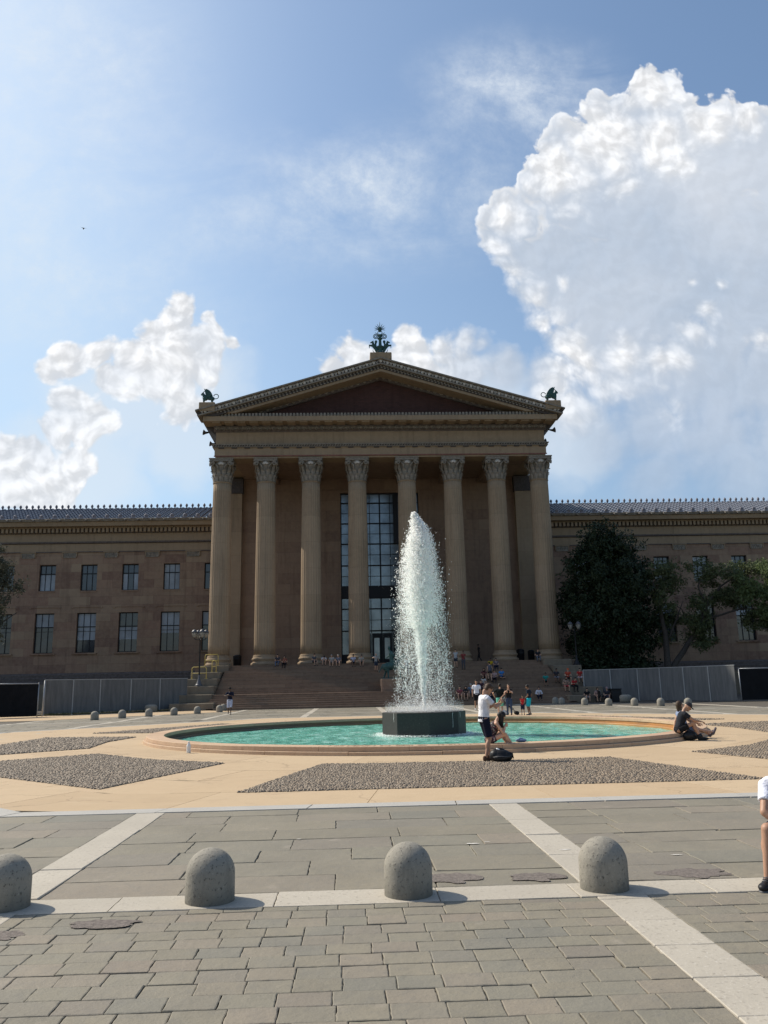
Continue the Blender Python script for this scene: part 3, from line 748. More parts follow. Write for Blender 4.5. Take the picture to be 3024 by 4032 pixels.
def lineat(x,dz): return TOP+dz-SL*abs(x)
def chevron(b,half,zt,zb,y0,y1,floor=28.5):
    pts=[]
    ht=min(half,(TOP+zt-floor)/SL); hb=min(half,(TOP+zb-floor)/SL)
    top=[(-ht,lineat(ht,zt)),(0,TOP+zt),(ht,lineat(ht,zt))]; bot=[(hb,lineat(hb,zb)),(0,TOP+zb),(-hb,lineat(hb,zb))]
    # two halves so that every face stays convex
    for s in(-1,1):
        q=[(0,TOP+zb),(s*hb,lineat(hb,zb)),(s*ht,lineat(ht,zt)),(0,TOP+zt)]
        if half>ht+1e-6 or abs(ht-hb)>1e-6 : pass
        vs=[(XC+x,y0,z) for x,z in q]+[(XC+x,y1,z) for x,z in q]
        b.add(vs,[(0,1,2,3),(7,6,5,4),(0,4,5,1),(1,5,6,2),(2,6,7,3)])
b=MB(); x=XC-17.7
while x<XC+17.7: b.box(x,x+.20,77.52,77.75,28.16,28.50); x+=.34
b.box(XC-17.8,XC+17.8,77.60,79.3,28.30,28.35)
part(b,'dentil_row',M['orn'])
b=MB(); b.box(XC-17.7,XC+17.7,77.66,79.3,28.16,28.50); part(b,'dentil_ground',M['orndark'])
b=MB(); chevron(b,18.46,0,-.14,76.85,79.2,0); chevron(b,18.2,-.56,-.70,76.98,79.2,0); part(b,'raking_sima',M['orn'],n=True)
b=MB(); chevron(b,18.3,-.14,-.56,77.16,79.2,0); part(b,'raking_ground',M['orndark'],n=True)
b=MB()
def along(step,half,start=.0):
    x=start
    while x<half:
        for s in((-1,1) if x>1e-6 else (1,)): yield s*x
        x+=step
for x in along(.70,18.1,.0):
    z=lineat(x,-.36); Mx=Matrix.Rotation(math.copysign(math.atan(SL),x) if x else 0,3,'Y')
    b.ell((XC+x,77.12,z),(.17,.10,.17),Mx,8,6)
    for s in(-1,1):
        pts=[]
        for i in range(6):
            a=i/5*PI*.5; pts.append(Vector((XC+x,77.10,z))+Mx@Vector((s*(.31*math.sin(a)+.01),0,-.16+.33*math.cos(a))))
        b.tube(pts,.035,5)
    xx=x+(.35 if x>=0 else -.35); z2=lineat(xx,-.36)
    for s in(-1,0,1): b.obox((XC+xx+s*.05,77.08,z2+.02),.018,.03,.15,Matrix.Rotation(s*.45,3,'Y')@Mx)
part(b,'egg_and_tongue',M['ornlight'])
b=MB(); chevron(b,18.0,-.70,-1.08,77.34,79.2,28.16); nbk=len(b.f)
for x in along(.34,17.6,.0):
    for dz in(-.80,-.98):
        z=lineat(x,dz); 
        if z>28.5: b.obox((XC+x+(.08 if dz<-.9 else 0),77.28,z),.085,.07,.055)
o=part(b,'raking_dentils',[M['orndark'],M['orn']],n=True)
for i,pg in enumerate(o.data.polygons): pg.material_index=int(i>=nbk)
b=MB(); chevron(b,17.9,-1.08,-1.34,77.36,79.3,28.5); part(b,'raking_corona',M['plain'],n=True)
b=MB(); chevron(b,17.9,-1.1,-1.62,79.02,79.4,28.5); nbk=len(b.f)
for x in along(.66,15,.33):
    z=lineat(x,-1.36)
    if z>28.8:
        Mx=Matrix.Rotation(math.copysign(math.atan(SL),x),3,'Y')
        for i in(-1.5,-.5,.5,1.5): b.obox(Vector((XC+x,78.98,z))+Mx@Vector((i*.10,0,0)),.03,.05,.17*(1-.12*abs(i)),Mx@Matrix.Rotation(i*.42,3,'Y'))
o=part(b,'tympanum_border',[M['mold'],M['orn']],n=True)
for i,pg in enumerate(o.data.polygons): pg.material_index=int(i>=nbk)
b=MB(); b.add([(XC-17,79.3,28.3),(XC+17,79.3,28.3),(XC,79.3,TOP-1.3)],[(0,1,2)]); part(b,'tympanum',M['brick'])
# roof of portico with side eaves
b=MB()
for s in(-1,1):
    q=[(0,TOP-.02),(s*18.30,lineat(18.30,-.02)),(s*18.30,lineat(18.30,-.2)),(0,TOP-.3)]
    vs=[(XC+x,77.3,z) for x,z in q]+[(XC+x,112,z) for x,z in q]; b.add(vs,[(0,1,2,3),(7,6,5,4),(0,4,5,1),(1,5,6,2),(2,6,7,3)])
part(b,'portico_roof',M['tile'],n=True)
for s in(-1,1):   # side cornice
    b=MB()
    P=[(s*16.6,26.6),(s*17.75,27.66),(s*17.75,28.16),(s*18.25,lineat(18.25,-.25)),(s*16.6,lineat(16.6,-.3))]
    vs=[(XC+x,79.2,z) for x,z in P]+[(XC+x,111,z) for x,z in P]; n=5
    b.add(vs,[(i,(i+1)%n,n+(i+1)%n,n+i) for i in range(n)]+[tuple(range(n)),tuple(range(2*n-1,n-1,-1))])
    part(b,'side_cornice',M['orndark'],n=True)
for s in(-1,1):
    for i,y in enumerate((80.5,84.5,88.5)):
        g=MB(); g.tube([(XC+s*17.6,y,27.5),(XC+s*18.0,y,27.45),(XC+s*18.25,y,27.5)],[.06,.13,.30],10); part(g,'rain_spout',M['orndark'])
# upper mass behind
b=MB(); b.box(XC-16.6,XC+16.6,88.5,111,3.7,27); part(b,'portico_side_walls',M['wall'])
b=MB(); b.box(XC-14.9,XC+14.9,80.95,88.2,24.30,24.5)
for x in cx[1:-1]: b.box(XC+x-.6,XC+x+.6,81.0,88.1,23.7,24.30)
part(b,'porch_ceiling',M['porchwall'])
# ---- back wall of porch with the tall window
def wall_holes(b,x0,x1,z0,z1,y,holes,depth):
    xs=sorted({x0,x1,*[h[0] for h in holes],*[h[1] for h in holes]}); zs=sorted({z0,z1,*[h[2] for h in holes],*[h[3] for h in holes]})
    for i in range(len(xs)-1):
        for j in range(len(zs)-1):
            cxm,czm=(xs[i]+xs[i+1])/2,(zs[j]+zs[j+1])/2
            if any(h[0]<cxm<h[1] and h[2]<czm<h[3] for h in holes): continue
            b.add([(xs[i],y,zs[j]),(xs[i+1],y,zs[j]),(xs[i+1],y,zs[j+1]),(xs[i],y,zs[j+1])],[(0,1,2,3)])
    for (a,c,d,e) in holes:
        b.add([(a,y,d),(c,y,d),(c,y,e),(a,y,e),(a,y+depth,d),(c,y+depth,d),(c,y+depth,e),(a,y+depth,e)],[(0,4,5,1),(1,5,6,2),(2,6,7,3),(3,7,4,0)])
DW=(XC-4.35,XC+4.35,PZ,22.72)
b=MB(); wall_holes(b,XC-16.6,XC+16.6,PZ,24.4,88,[DW],.45); part(b,'porch_wall',M['porchwall'])
b=MB(); 
for s in(-1,1):
    xa,xb=sorted((XC+s*4.35,XC+s*5.85)); b.box(xa,xb,87.86,88.0,PZ,23.05)
b.box(XC-4.35,XC+4.35,87.862,88.0,22.72,23.06); part(b,'doorway_surround',M['porchwall'])
for q in((XC-16.6,XC-5.86),(XC+5.86,XC+16.6)):
    b=MB(); b.box(*q,87.8,88,PZ,PZ+.9); part(b,'wall_base',M['porchwall'])
for s in(-1,1):
    xa,xb=sorted((XC+s*15.1,XC+s*17.0)); g=MB(); g.box(xa,xb,87.3,88.0,PZ,22.6); o=part(g,'corner_pilaster',M['shaft'])
    g=MB(); g.box(xa-.1,xb+.1,87.2,88.0,22.6,24.3); part(g,'pilaster_capital',M['orndark'],o)
    # side walls/architrave between col 1 and wall
gw=MB(); gw.box(DW[0]+.02,DW[1]-.02,88.42,88.44,DW[2],DW[3]); win=part(gw,'entrance_window',M['glassbig'])
fr=MB(); th=.10
zt=[22.66,21.60,19.29,16.99,14.59,12.30]; zthin=[20.45,18.13,15.78,13.41]; zl=[11.03,9.85,7.48]; zlt=[8.64]
for z in zt+zl: fr.box(DW[0],DW[1],88.30,88.42,z-.065,z+.065)
for z in zthin+zlt: fr.box(DW[0],DW[1],88.34,88.42,z-.025,z+.025)
for x in(-4.3,-2.28,-1.12,0,1.12,2.28,4.3): 
    w=.06 if abs(x) not in(1.12,) else .03
    if x==0: w=.075
    fr.box(XC+.1*0+x-w,XC+x+w,88.27,88.42,PZ,22.7)
for s in(-1,1):
    xa,xb=sorted((XC+s*1.50,XC+s*2.02)); fr.box(xa,xb,88.05,88.42,16.99,22.7)
fr.box(DW[0],DW[1],88.2,88.42,11.03,12.30); fr.box(DW[0],XC-2.3,88.25,88.42,PZ,5.0); fr.box(XC+2.3,DW[1],88.25,88.42,PZ,5.0)
part(fr,'frame',M['frame'],win)
dr=MB(); 
for i in range(4):
    xa=XC-2.25+i*1.13; dr.box(xa+.08,xa+1.05,88.22,88.30,PZ,7.2); 
part(dr,'door',M['frame'])
dr=MB()
for i in range(4): xa=XC-2.25+i*1.13; dr.box(xa+.28,xa+.85,88.20,88.23,PZ+.7,6.7)
part(dr,'door_pane',M['glassbig'])

# ---- wings
def wing(s):
    X=lambda d: XC+s*d
    cent=[18.75,23.28,27.85,32.4,36.95,41.5,46.1,50.7,55.3]
    holes=[]
    for c in cent:
        if s<0 and c>50: pass
        holes.append((X(c)-.9,X(c)+.9,12.62,15.56)); holes.append((X(c)-1.04,X(c)+1.04,5.84,10.18))
    x0,x1=sorted((X(16.5),X(60)))
    pan=[(X(c+2.2*(1))-.68,X(c+2.2)+.68,16.30,16.88) for c in cent]
    w=MB(); wall_holes(w,x0,x1,2.8,20.2,91,holes,.42); part(w,'wing_wall',M['wall'])
    # pilaster strips & string course shadows
    for c in cent:
        w=MB(); w.prism([(X(c)-1.7,90.93),(X(c)+1.7,90.93),(X(c)+1.7,91.02),(X(c)-1.7,91.02)],10.78,10.87)
        w.box(X(c)-1.7,X(c)-1.45,90.92,91.02,10.68,10.79); w.box(X(c)+1.45,X(c)+1.7,90.92,91.02,10.68,10.79); part(w,'lintel_band',M['wall'])
    for q in pan:
        g=MB(); g.box(q[0],q[1],90.9,91.0,q[2],q[3]); 
        for k in range(5): g.tube([(q[0]+.16+k*.22+.1*math.cos(t),90.88,(q[2]+q[3])/2+.17*math.sin(t)) for t in [i*.9 for i in range(7)]],.03,5)
        o=part(g,'relief_panel',M['orn'])
        g=MB(); g.box(q[0]-.18,q[1]+.18,90.8,91.0,q[3],q[3]+.10); g.box(q[0]-.12,q[0]-.02,90.85,91.0,q[2]+.1,q[3]); g.box(q[1]+.02,q[1]+.12,90.85,91.0,q[2]+.1,q[3]); part(g,'panel_frame',M['plain'],o)
    prof=[(90.98,16.95),(90.85,16.97),(90.85,17.06),(90.98,17.1)]
    g=MB(); g.box(x0,x1,90.86,91.0,16.93,17.02); part(g,'thin_moulding',M['mold'])
    g=MB(); g.box(x0,x1,90.90,91.0,17.02,17.88); part(g,'wing_architrave',M['plain'])
    g=MB(); g.xprism([(91,17.88),(90.70,17.95),(90.66,18.10),(91,18.12)],x0,x1); part(g,'rope_band',M['mold'],n=True)
    g=MB(); g.box(x0,x1,90.8,91.0,18.12,19.02); part(g,'wing_frieze',M['plain'])
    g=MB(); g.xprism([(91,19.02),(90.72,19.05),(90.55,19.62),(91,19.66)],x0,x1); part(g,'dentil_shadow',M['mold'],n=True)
    g=MB(); x=x0
    while x<x1: g.box(x,x+.26,90.30,90.75,19.10,19.56); x+=.46
    g.box(x0,x1,90.35,90.7,19.56,19.66); part(g,'wing_dentils',M['plain'])
    g=MB(); g.xprism([(91,19.66),(89.75,19.70),(89.65,20.16),(91,20.2)],x0,x1); part(g,'wing_cornice',M['plain'],n=True)
    g=MB(); g.xprism([(90.5,20.16),(89.5,20.18),(89.36,20.42),(89.42,20.46),(90.6,20.5)],x0,x1); part(g,'gutter',M['orn'],n=True)
    g=MB()
    x=x0+.3
    while x<x1-.2:  # lion masks between the antefixes
        g.ell((x,89.33,20.26),(.13,.12,.13),None,8,6); g.ell((x,89.22,20.22),(.06,.07,.06),None,6,5); x+=1.43
    part(g,'lion_masks',M['orn'])
    # base mouldings
    g=MB(); g.xprism([(91,2.5),(90.55,2.5),(90.55,2.80),(90.68,2.86),(90.62,3.15),(90.75,3.22),(90.72,3.5),(90.9,3.66),(91,3.68)],x0,x1); part(g,'base_moulding',M['mold'],n=True)
    # roof: ribs and overlapping courses
    R=.715; nr=int((x1-x0)/R); prof=[(0,.10),(.10,.075),(.2,0),(.5,-.01),(.8,0),(.9,.075)]
    ncs=11; V=[];F=[]; L=math.hypot(8.6,3.1); ny=ncs*2
    cols=[(x0+i*R+p*R,h) for i in range(nr) for p,h in prof]
    if s<0: cols=[(x1-(x-x0),h) for x,h in cols][::-1]
    rows=[]
    for j in range(ncs):
        rows.append((j/ncs,.05)); rows.append(((j+1)/ncs-.001,-.02))
    for q,hh in rows:
        y=89.45+8.6*q; z=20.36+3.08*q
        for (x,h) in cols: V.append((x,y,z+h*1.6+hh))
    nc=len(cols)
    for j in range(len(rows)-1):
        for i in range(nc-1): a=j*nc+i; F.append((a,a+1,a+nc+1,a+nc))
    o=np_mesh('wing_roof',V,F,M['tile'],museum)
    g=MB(); g.box(x0,x1,97.95,98.25,23.2,23.47); part(g,'ridge',M['tile'],o)
    # ridge finials and eave antefixes
    def finial():
        m=MB(); m.lathe([(.13,0),(.10,.05),(.06,.10),(.12,.20),(.165,.32),(.13,.46),(.05,.56),(.005,.60)],n=10); return m
    fm=None
    xs=[x1-(i+.5)*R if s<0 else x0+(i+.5)*R for i in range(int(39.5/R) if s>0 else int(31/R))]
    for x in xs[:49]:
        if fm is None: f=finial().build('ridge_finial',M['finial'],museum); fm=f
        else: f=fm.copy(); COL.objects.link(f)
        f.parent=museum; f.location=(x,98.1,23.45)
    am=None; n=0
    x=x1-.9 if s<0 else x0+.9
    while abs(x-XC)<(50 if s<0 else 56):
        if am is None:
            m=MB(); m.ell((0,0,.24),(.23,.07,.30),None,10,7); m.box(-.26,.26,-.10,.3,-.02,.10)
            for i in(-2,-1,0,1,2): a=i*.42; m.ell((math.sin(a)*.14,-.07,.18+math.cos(a)*.18),(.03,.03,.12),Matrix.Rotation(a,3,'Y'),5,4)
            f=m.build('eave_antefix',M['finial'],museum); am=f
        else: f=am.copy(); COL.objects.link(f)
        f.parent=museum; f.location=(x,89.42,20.42); x+=s*1.43
    # windows
    k=0
    for ci,c in enumerate(cent):
        if s<0 and c>47: continue
        for up in(1,0):
            hw=.9 if up else 1.04; z0,z1=(12.62,15.56) if up else (5.84,10.18); xc=X(c)
            g=MB(); g.box(xc-hw,xc+hw,91.38,91.40,z0,z1); o=part(g,'window',M['glassdark'])
            g=MB(); t=.055; g.box(xc-hw,xc-hw+t*1.4,91.28,91.38,z0,z1); g.box(xc+hw-t*1.4,xc+hw,91.28,91.38,z0,z1); g.box(xc-hw,xc+hw,91.285,91.38,z1-.1,z1); g.box(xc-hw,xc+hw,91.285,91.38,z0,z0+.09)
            for d in(-.34,.34): g.box(xc+d*hw-t/2,xc+d*hw+t/2,91.30,91.38,z0,z1)
            zm=z1-(z1-z0)*(.34 if up else .35); g.box(xc-hw,xc+hw,91.29,91.38,zm-.05,zm+.05)
            if not up: g.box(xc-hw,xc+hw,91.31,91.38,zm-.5,zm-.46)
            part(g,'frame',M['frame'],o)
            # some blinds, as in the photograph
            r=(ci*7+up*3+(5 if s>0 else 0))%5; g=MB(); zz=zm-.05
            if s<0:
                if up: ps={0:[],1:[(0,3,z0,z1)],2:[(0,1,z0,zz),(2,3,z0,zz)],3:[],4:[(0,3,z0,zz)],5:[]}.get(ci,[])
                else: ps={0:[(0,3,zz,z1)],1:[(0,3,zz-.8,z1)],2:[(0,3,z0+1.35,zz)],3:[(0,3,z0+1.35,z1)],4:[(0,3,zz,z1)],5:[]}.get(ci,[])
            else: ps=[(0,3,zz,z1)] if r<2 else []
            for (a,d,e,f) in ps: g.box(xc-hw+a*hw*2/3+.05,xc-hw+d*hw*2/3-.05,91.355,91.372,e+.04,f-.06)
            if ps: part(g,'blind',M['blind'],o)
            g=MB(); g.box(xc-hw-.3,xc+hw+.3,90.80,91.0,z0-.16,z0-.02) if not up else g.box(xc-hw-.05,xc+hw+.05,90.93,91.0,z0-.14,z0); part(g,'sill',M['wall'],o)
wing(-1); wing(1)

# ---- pedestals on the roof corners
b=MB(); b.bbox(XC-1.08,XC+1.12,76.95,78.6,34.0,34.72,.04); part(b,'roof_pedestal',M['plain'])
for s in(-1,1):
    xa,xb=sorted((XC+s*16.55,XC+s*18.12)); b=MB(); b.bbox(xa,xb,76.95,78.5,28.6,29.5,.04); part(b,'roof_pedestal',M['plain'])

stair=thing('stone_staircase','broad pinkish stone staircase with landing climbing to the museum porch between stepped cheek walls','staircase',(XC,67,0))
def sp(b,name,mat,parent=stair):
    o=b.build(name,mat); o.parent=parent; o.matrix_parent_inverse=Matrix.Identity(4); 
    if parent is stair: o.location=(-XC,-67,0)
    return o
xa,xb=-11.62,18.28
b=MB()
def tread(b,y,z,h,xa,xb,y2):
    b.box(xa,xb,y,y2,-.1,z-.05); b.box(xa,xb,y-.03,y2,z-.05,z)
for i in range(7): tread(b,67+.42*i,.168*(i+1),.168,xa,xb,67+.42*(i+1)+.001 if i<6 else 71.4)
sp(b,'lower_flight',M['step'])
b=MB()
for i in range(16): tread(b,71.4+.41*i,1.176+.1615*(i+1),.16,xa,xb,71.4+.41*(i+1)+.001 if i<15 else 78.0)
sp(b,'upper_flight',M['step'])
for s in(-1,1):
    base=XC
    tiers=[(67.0,69.1,0,.58,14.9+2.98,14.35),(68.9,71.1,.58,1.25,17.75,14.85),(70.9,73.1,1.25,1.94,17.75,15.0),(72.9,75.1,1.94,2.56,17.75,15.05),(74.9,77.1,2.56,3.16,17.75,15.1),(76.4,79.6,3.16,3.77,17.3,14.6)]
    for k,(y0,y1,z0,z1,ro,ri) in enumerate(tiers):
        b=MB(); x0,x1=sorted((XC+s*ro,XC+s*ri)); b.bbox(x0,x1,y0,y1 if k==5 else 79.5,z0+.03,z1,.05); b.box(x0+.06,x1-.06,y0+.07,79.4,z0-.02,z0+.03)
        sp(b,'cheek_block',M['cheek'])
    b=MB(); x0,x1=sorted((XC+s*17.3,XC+s*19.5)); b.box(x0,x1,77.4,88,-.1,2.45); sp(b,'side_terrace',M['cheek'])
b=MB(); b.bbox(2.52,4.3,70.0,73.5,1.18,2.24,.04); sp(b,'middle_block',M['step'])

fount=thing('fountain','round stone basin of turquoise water with black granite block and tall white jet','fountain',(2.5,29.6,0))
def fp(b,name,mat,parent=None,n=False):
    o=b.build(name,mat) if isinstance(b,MB) else b
    if parent is None: o.parent=fount; o.location=(-2.5,-29.6,0)
    else: o.parent=parent
    return fixn(o) if n else o
def ringblocks(b,rin,rout,z0,z1,nb,gap,offs=0,ch=.012,sub=6):
    for k in range(nb):
        a0=2*PI*(k+offs)/nb+gap/rout/2; a1=2*PI*(k+1+offs)/nb-gap/rout/2; dz=random.gauss(0,.0012)
        rows=[(rin,z0),(rin,z1+dz-ch),(rin+ch,z1+dz),(rout-ch,z1+dz),(rout,z1+dz-ch),(rout,z0)]
        vs=[]; 
        for i in range(sub+1):
            a=a0+(a1-a0)*i/sub; ca,sa=math.cos(a),math.sin(a)
            for r,z in rows: vs.append((C0[0]+r*ca,C0[1]+r*sa,z))
        m=len(rows); fs=[]
        for i in range(sub):
            for j in range(m): q=(j+1)%m; fs.append((i*m+j,i*m+q,(i+1)*m+q,(i+1)*m+j))
        fs.append(tuple(range(m))); fs.append(tuple(sub*m+j for j in range(m-1,-1,-1))); b.add(vs,fs)
b=MB(); ringblocks(b,8.9,9.49,-.05,.098,26,.010,.35); fp(b,'basin_plinth',M['rim'],n=True)
b=MB(); ringblocks(b,8.84,9.40,.106,.212,26,.008,.0); rim=fp(b,'basin_rim',M['rim'],n=True)
b=MB(); n=96; vs=[];fs=[]
for k in range(n):
    a=2*PI*k/n
    vs.append((C0[0]+8.87*math.cos(a),C0[1]+8.87*math.sin(a),-.5)); vs.append((C0[0]+8.87*math.cos(a),C0[1]+8.87*math.sin(a),.107))
b.add(vs,[(2*k,(2*k+2)%(2*n),(2*k+3)%(2*n),2*k+1) for k in range(n)],True); fp(b,'basin_wall',M['inner'])
# small inner step visible below the far rim
b=MB(); n=96; vs=[];fs=[]
b=MB(); vs=[]; rows=[(8.865,-.2),(8.865,.0),(8.72,.0),(8.70,-.02),(8.70,-.3)]
for k in range(n):
    a=2*PI*k/n
    for r,z in rows: vs.append((C0[0]+r*math.cos(a),C0[1]+r*math.sin(a),z))
m=len(rows); b.add(vs,[(k*m+j,((k+1)%n)*m+j,((k+1)%n)*m+j+1,k*m+j+1) for k in range(n) for j in range(m-1)]); fp(b,'inner_ledge',M['inner'],n=True)
# inscription cut in the rim
def letters(txt,a0,a1,parent):
    cu=bpy.data.curves.new('t','FONT'); cu.extrude=.0; cu.size=.30
    objs=[]
    out=MB(); n=len(txt)
    dg=None
    for i,ch in enumerate(txt):
        if ch==' ': continue
        cu.body=ch; to=bpy.data.objects.new('t',cu); COL.objects.link(to); dg=bpy.context.evaluated_depsgraph_get(); me=bpy.data.meshes.new_from_object(to.evaluated_get(dg))
        a=a0+(a1-a0)*(i+.5)/n; w=max([v.co.x for v in me.vertices] or [0]); 
        R=Matrix.Rotation(a+PI/2,3,'Z'); base=Vector((C0[0]+9.23*math.cos(a),C0[1]+9.23*math.sin(a),.2175))
        vs=[tuple(base+R@Vector(((v.co.x-w/2)*1.15,v.co.y*1.05,0))) for v in me.vertices]
        out.add(vs,[tuple(p.vertices) for p in me.polygons]); bpy.data.objects.remove(to); bpy.data.meshes.remove(me)
    return out
def ang(px): return px
lt=letters('HIS DEATH IN 1884',rad(-109.6),rad(-96.4),None)
for txt,a,b_ in(('PHILLIPS',-92.6,-86.2),('FOU',-84.6,-82.2)):
    q=letters(txt,rad(a),rad(b_),None); lt.add(q.v,q.f)
a=rad(-95.0); cxx,cyy=C0[0]+9.12*math.cos(a),C0[1]+9.12*math.sin(a)
lt.add([(cxx+.12*math.cos(t*PI/8),cyy+.11*math.sin(t*PI/8),.2175) for t in range(16)],[tuple(range(16))])
M['engrave']=simple('weathered_engraving',(.235,.15,.095),.9)
o=lt.build('inscription',M['engrave']); o.parent=rim
# water
wb=MB(); nr,na=60,160; vs=[(C0[0],C0[1],-.07)];fs=[]
def wz(x,y): return -.07+.022*(mnoise.noise((x*1.3,y*2.2,3.1)))+.012*mnoise.noise((x*3.5,y*5,1.1))
for j in range(1,nr+1):
    r=8.8*j/nr
    for k in range(na):
        a=2*PI*k/na; x,y=C0[0]+r*math.cos(a),C0[1]+r*math.sin(a); vs.append((x,y,wz(x,y)))
for k in range(na): fs.append((0,1+k,1+(k+1)%na))
for j in range(nr-1):
    for k in range(na): q=1+j*na; fs.append((q+k,q+na+k,q+na+(k+1)%na,q+(k+1)%na))
wb.add(vs,fs,True); o=wb.build('pool_water',M['water']); o['kind']='structure'
# granite block, octagonal
PC=(2.58,29.85); PR=1.50
b=MB(); pts=[(PC[0]+PR*math.cos(rad(-90+1.5)+k*PI/4),PC[1]+PR*math.sin(rad(-90+1.5)+k*PI/4)) for k in range(8)]
b.prism(pts,-.4,.71); b.frust(pts,.71,.725,.015); fp(b,'granite_block',M['dkgranite'])
# water jet core
b=MB(); prof=[]; 
vs=[];fs=[]; N=70; n=14
for j in range(N):
    q=j/(N-1); z=.66+q*6.4; r=.035+.07*q+.10*q*q; cxj=2.62-.20*q*q
    for k in range(n):
        a=2*PI*k/n; rr=r*(1+.35*mnoise.noise((math.cos(a)*1.5,math.sin(a)*1.5,z*2.6))+.25*mnoise.noise((a*2,z*9,2)))
        vs.append((cxj+rr*math.cos(a),29.85+rr*math.sin(a),z))
for j in range(N-1):
    for k in range(n): fs.append((j*n+k,j*n+(k+1)%n,(j+1)*n+(k+1)%n,(j+1)*n+k))
b.add(vs,fs,True); fp(b,'water_jet',M['spray'])
# droplets
def drops(name,P,S,label,stretch=1.5):
    n=len(P); T=np.array([[1.0,0,0],[0,.75,.18],[-1.0,0,0],[0,-.75,.18]])
    q=RNG.normal(size=(n,4)); q/=np.linalg.norm(q,axis=1)[:,None]; w,x,y,z=q.T
    Rm=np.stack([np.stack([1-2*(y*y+z*z),2*(x*y-z*w),2*(x*z+y*w)],-1),np.stack([2*(x*y+z*w),1-2*(x*x+z*z),2*(y*z-x*w)],-1),np.stack([2*(x*z-y*w),2*(y*z+x*w),1-2*(x*x+y*y)],-1)],1)
    V=np.einsum('nij,kj->nki',Rm,T)*S[:,None,None]; V[:,:,2]*=stretch; V+=P[:,None,:]; V=V.reshape(-1,3)
    F=(np.array([[0,1,2],[0,2,3]])[None]+4*np.arange(n)[:,None,None]).reshape(-1,3)
    o=np_mesh(name,V,F,M['spray'],fount); o.location=(-2.5,-29.6,0); o['kind']='stuff'; o['label']=label; return o
zs=np.array([.7,1.5,3.45,5.3,6.5,7.2,7.7,8.05]); rs=np.array([1.06,1.0,.93,.80,.60,.42,.22,.05]); cs=np.array([2.62,2.60,2.60,2.56,2.56,2.62,2.52,2.40])
def env(z): return np.interp(z,zs,rs),np.interp(z,zs,cs)
def clump(P,a=.05,sc=5.):
    # pull drops into ragged strings and clots
    ph=RNG.random(3)*6
    P[:,0]+=a*np.sin(P[:,2]*sc*1.7+np.sin(P[:,1]*9+ph[0])*2)+a*.6*np.sin(P[:,2]*sc*4.1+P[:,0]*13+ph[1])
    P[:,1]+=a*np.sin(P[:,2]*sc*1.3+ph[2]+P[:,0]*7); return P
# dense head
n=100000; z=3.7+4.32*RNG.random(n)**.72; R,c=env(z); rr=np.abs(RNG.normal(0,.42,n)); a=RNG.random(n)*2*PI
P=np.stack([c+R*rr*np.cos(a),29.85+R*rr*np.sin(a),z],1); drops('falling_water',clump(P,.02),RNG.uniform(.010,.026,n),'dense white head of falling water at the top of the jet')
# inner falling column
n=36000; z=.75+4.6*RNG.random(n)**.7; R,c=env(z); w=.045+.30*np.clip((z-1.4)/3.6,0,1); P=np.stack([2.61-.02*z+RNG.normal(0,1,n)*w*.5,29.85+RNG.normal(0,1,n)*w*.5,z],1)
drops('splashing_column',clump(P,.02),RNG.uniform(.008,.022,n),'splashing water close around the rising jet')
# sparse veil: clots of drops on the way down
nc=4200; z=.8+6.3*RNG.random(nc)**.95; R,c=env(z); rr=.55+.50*RNG.random(nc)**.7; rr*=np.where(RNG.random(nc)<.3,RNG.random(nc),1); a=RNG.random(nc)*2*PI
Cc=np.stack([c+R*rr*np.cos(a),29.85+R*rr*np.sin(a),z],1); k=8; P=np.repeat(Cc,k,0)+RNG.normal(0,1,(nc*k,3))*np.array([.020,.020,.085])
drops('water_spray',P,RNG.uniform(.004,.016,nc*k),'loose veil of drops falling round the jet')
n=16000; z=.8+6.9*RNG.random(n); R,c=env(z); rr=RNG.random(n)**.5*1.13; a=RNG.random(n)*2*PI
P=np.stack([c+R*rr*np.cos(a),29.85+R*rr*np.sin(a),z],1); drops('water_drops',P,RNG.uniform(.004,.015,n),'single drops scattered round the jet')
n=30000; z=.8+6.6*RNG.random(n)**1.2; R,c=env(z); rr=np.abs(RNG.normal(0,.55,n)); a=RNG.random(n)*2*PI
P=np.stack([c+.05+R*rr*np.cos(a),29.85+R*rr*np.sin(a),z],1); drops('drifting_mist',clump(P,.04),RNG.uniform(.002,.006,n),'fine mist drifting through the falling water')
# mist and splash on the block
n=26000; a=RNG.random(n)*2*PI; rr=1.42*RNG.random(n)**.6; z=.73+np.abs(RNG.normal(0,.16,n)); P=np.stack([2.6+rr*np.cos(a),29.85+rr*np.sin(a),z],1)
drops('mist',P,RNG.uniform(.003,.009,n),'fine mist and splash over the top of the granite block',1)
n=5000; a=RNG.random(n)*2*PI; rr=1.48+.35*np.abs(RNG.normal(0,1,n))*.5; P=np.stack([PC[0]+rr*np.cos(a),PC[1]+rr*np.sin(a),-.05+np.abs(RNG.normal(0,.02,n))],1)
drops('foam',P,RNG.uniform(.005,.02,n),'white foam where drops hit the pool beside the block',.6)
# runs of water down the block
b=MB()
for q in (4,5,7):
    b=MB()
    k=random.choice([5,6,7,0,6,7]); 
    t=random.random(); k=[7,0,7,0,6,1,7,0,7][q]; A_=Vector(pts[k]); B2=Vector(pts[(k+1)%8]); p=A_.lerp(B2,random.uniform(.02,.98)); nrm=(p-Vector(PC)).normalized()*.008; p=p+nrm
    z0=.70; L=random.uniform(.12,.62); b.tube([(p.x+random.uniform(-.008,.008),p.y,z0-L*i/6) for i in range(7)],[.004+.004*random.random() for _ in range(7)],5)
    fp(b,'water_run',M['spray'])

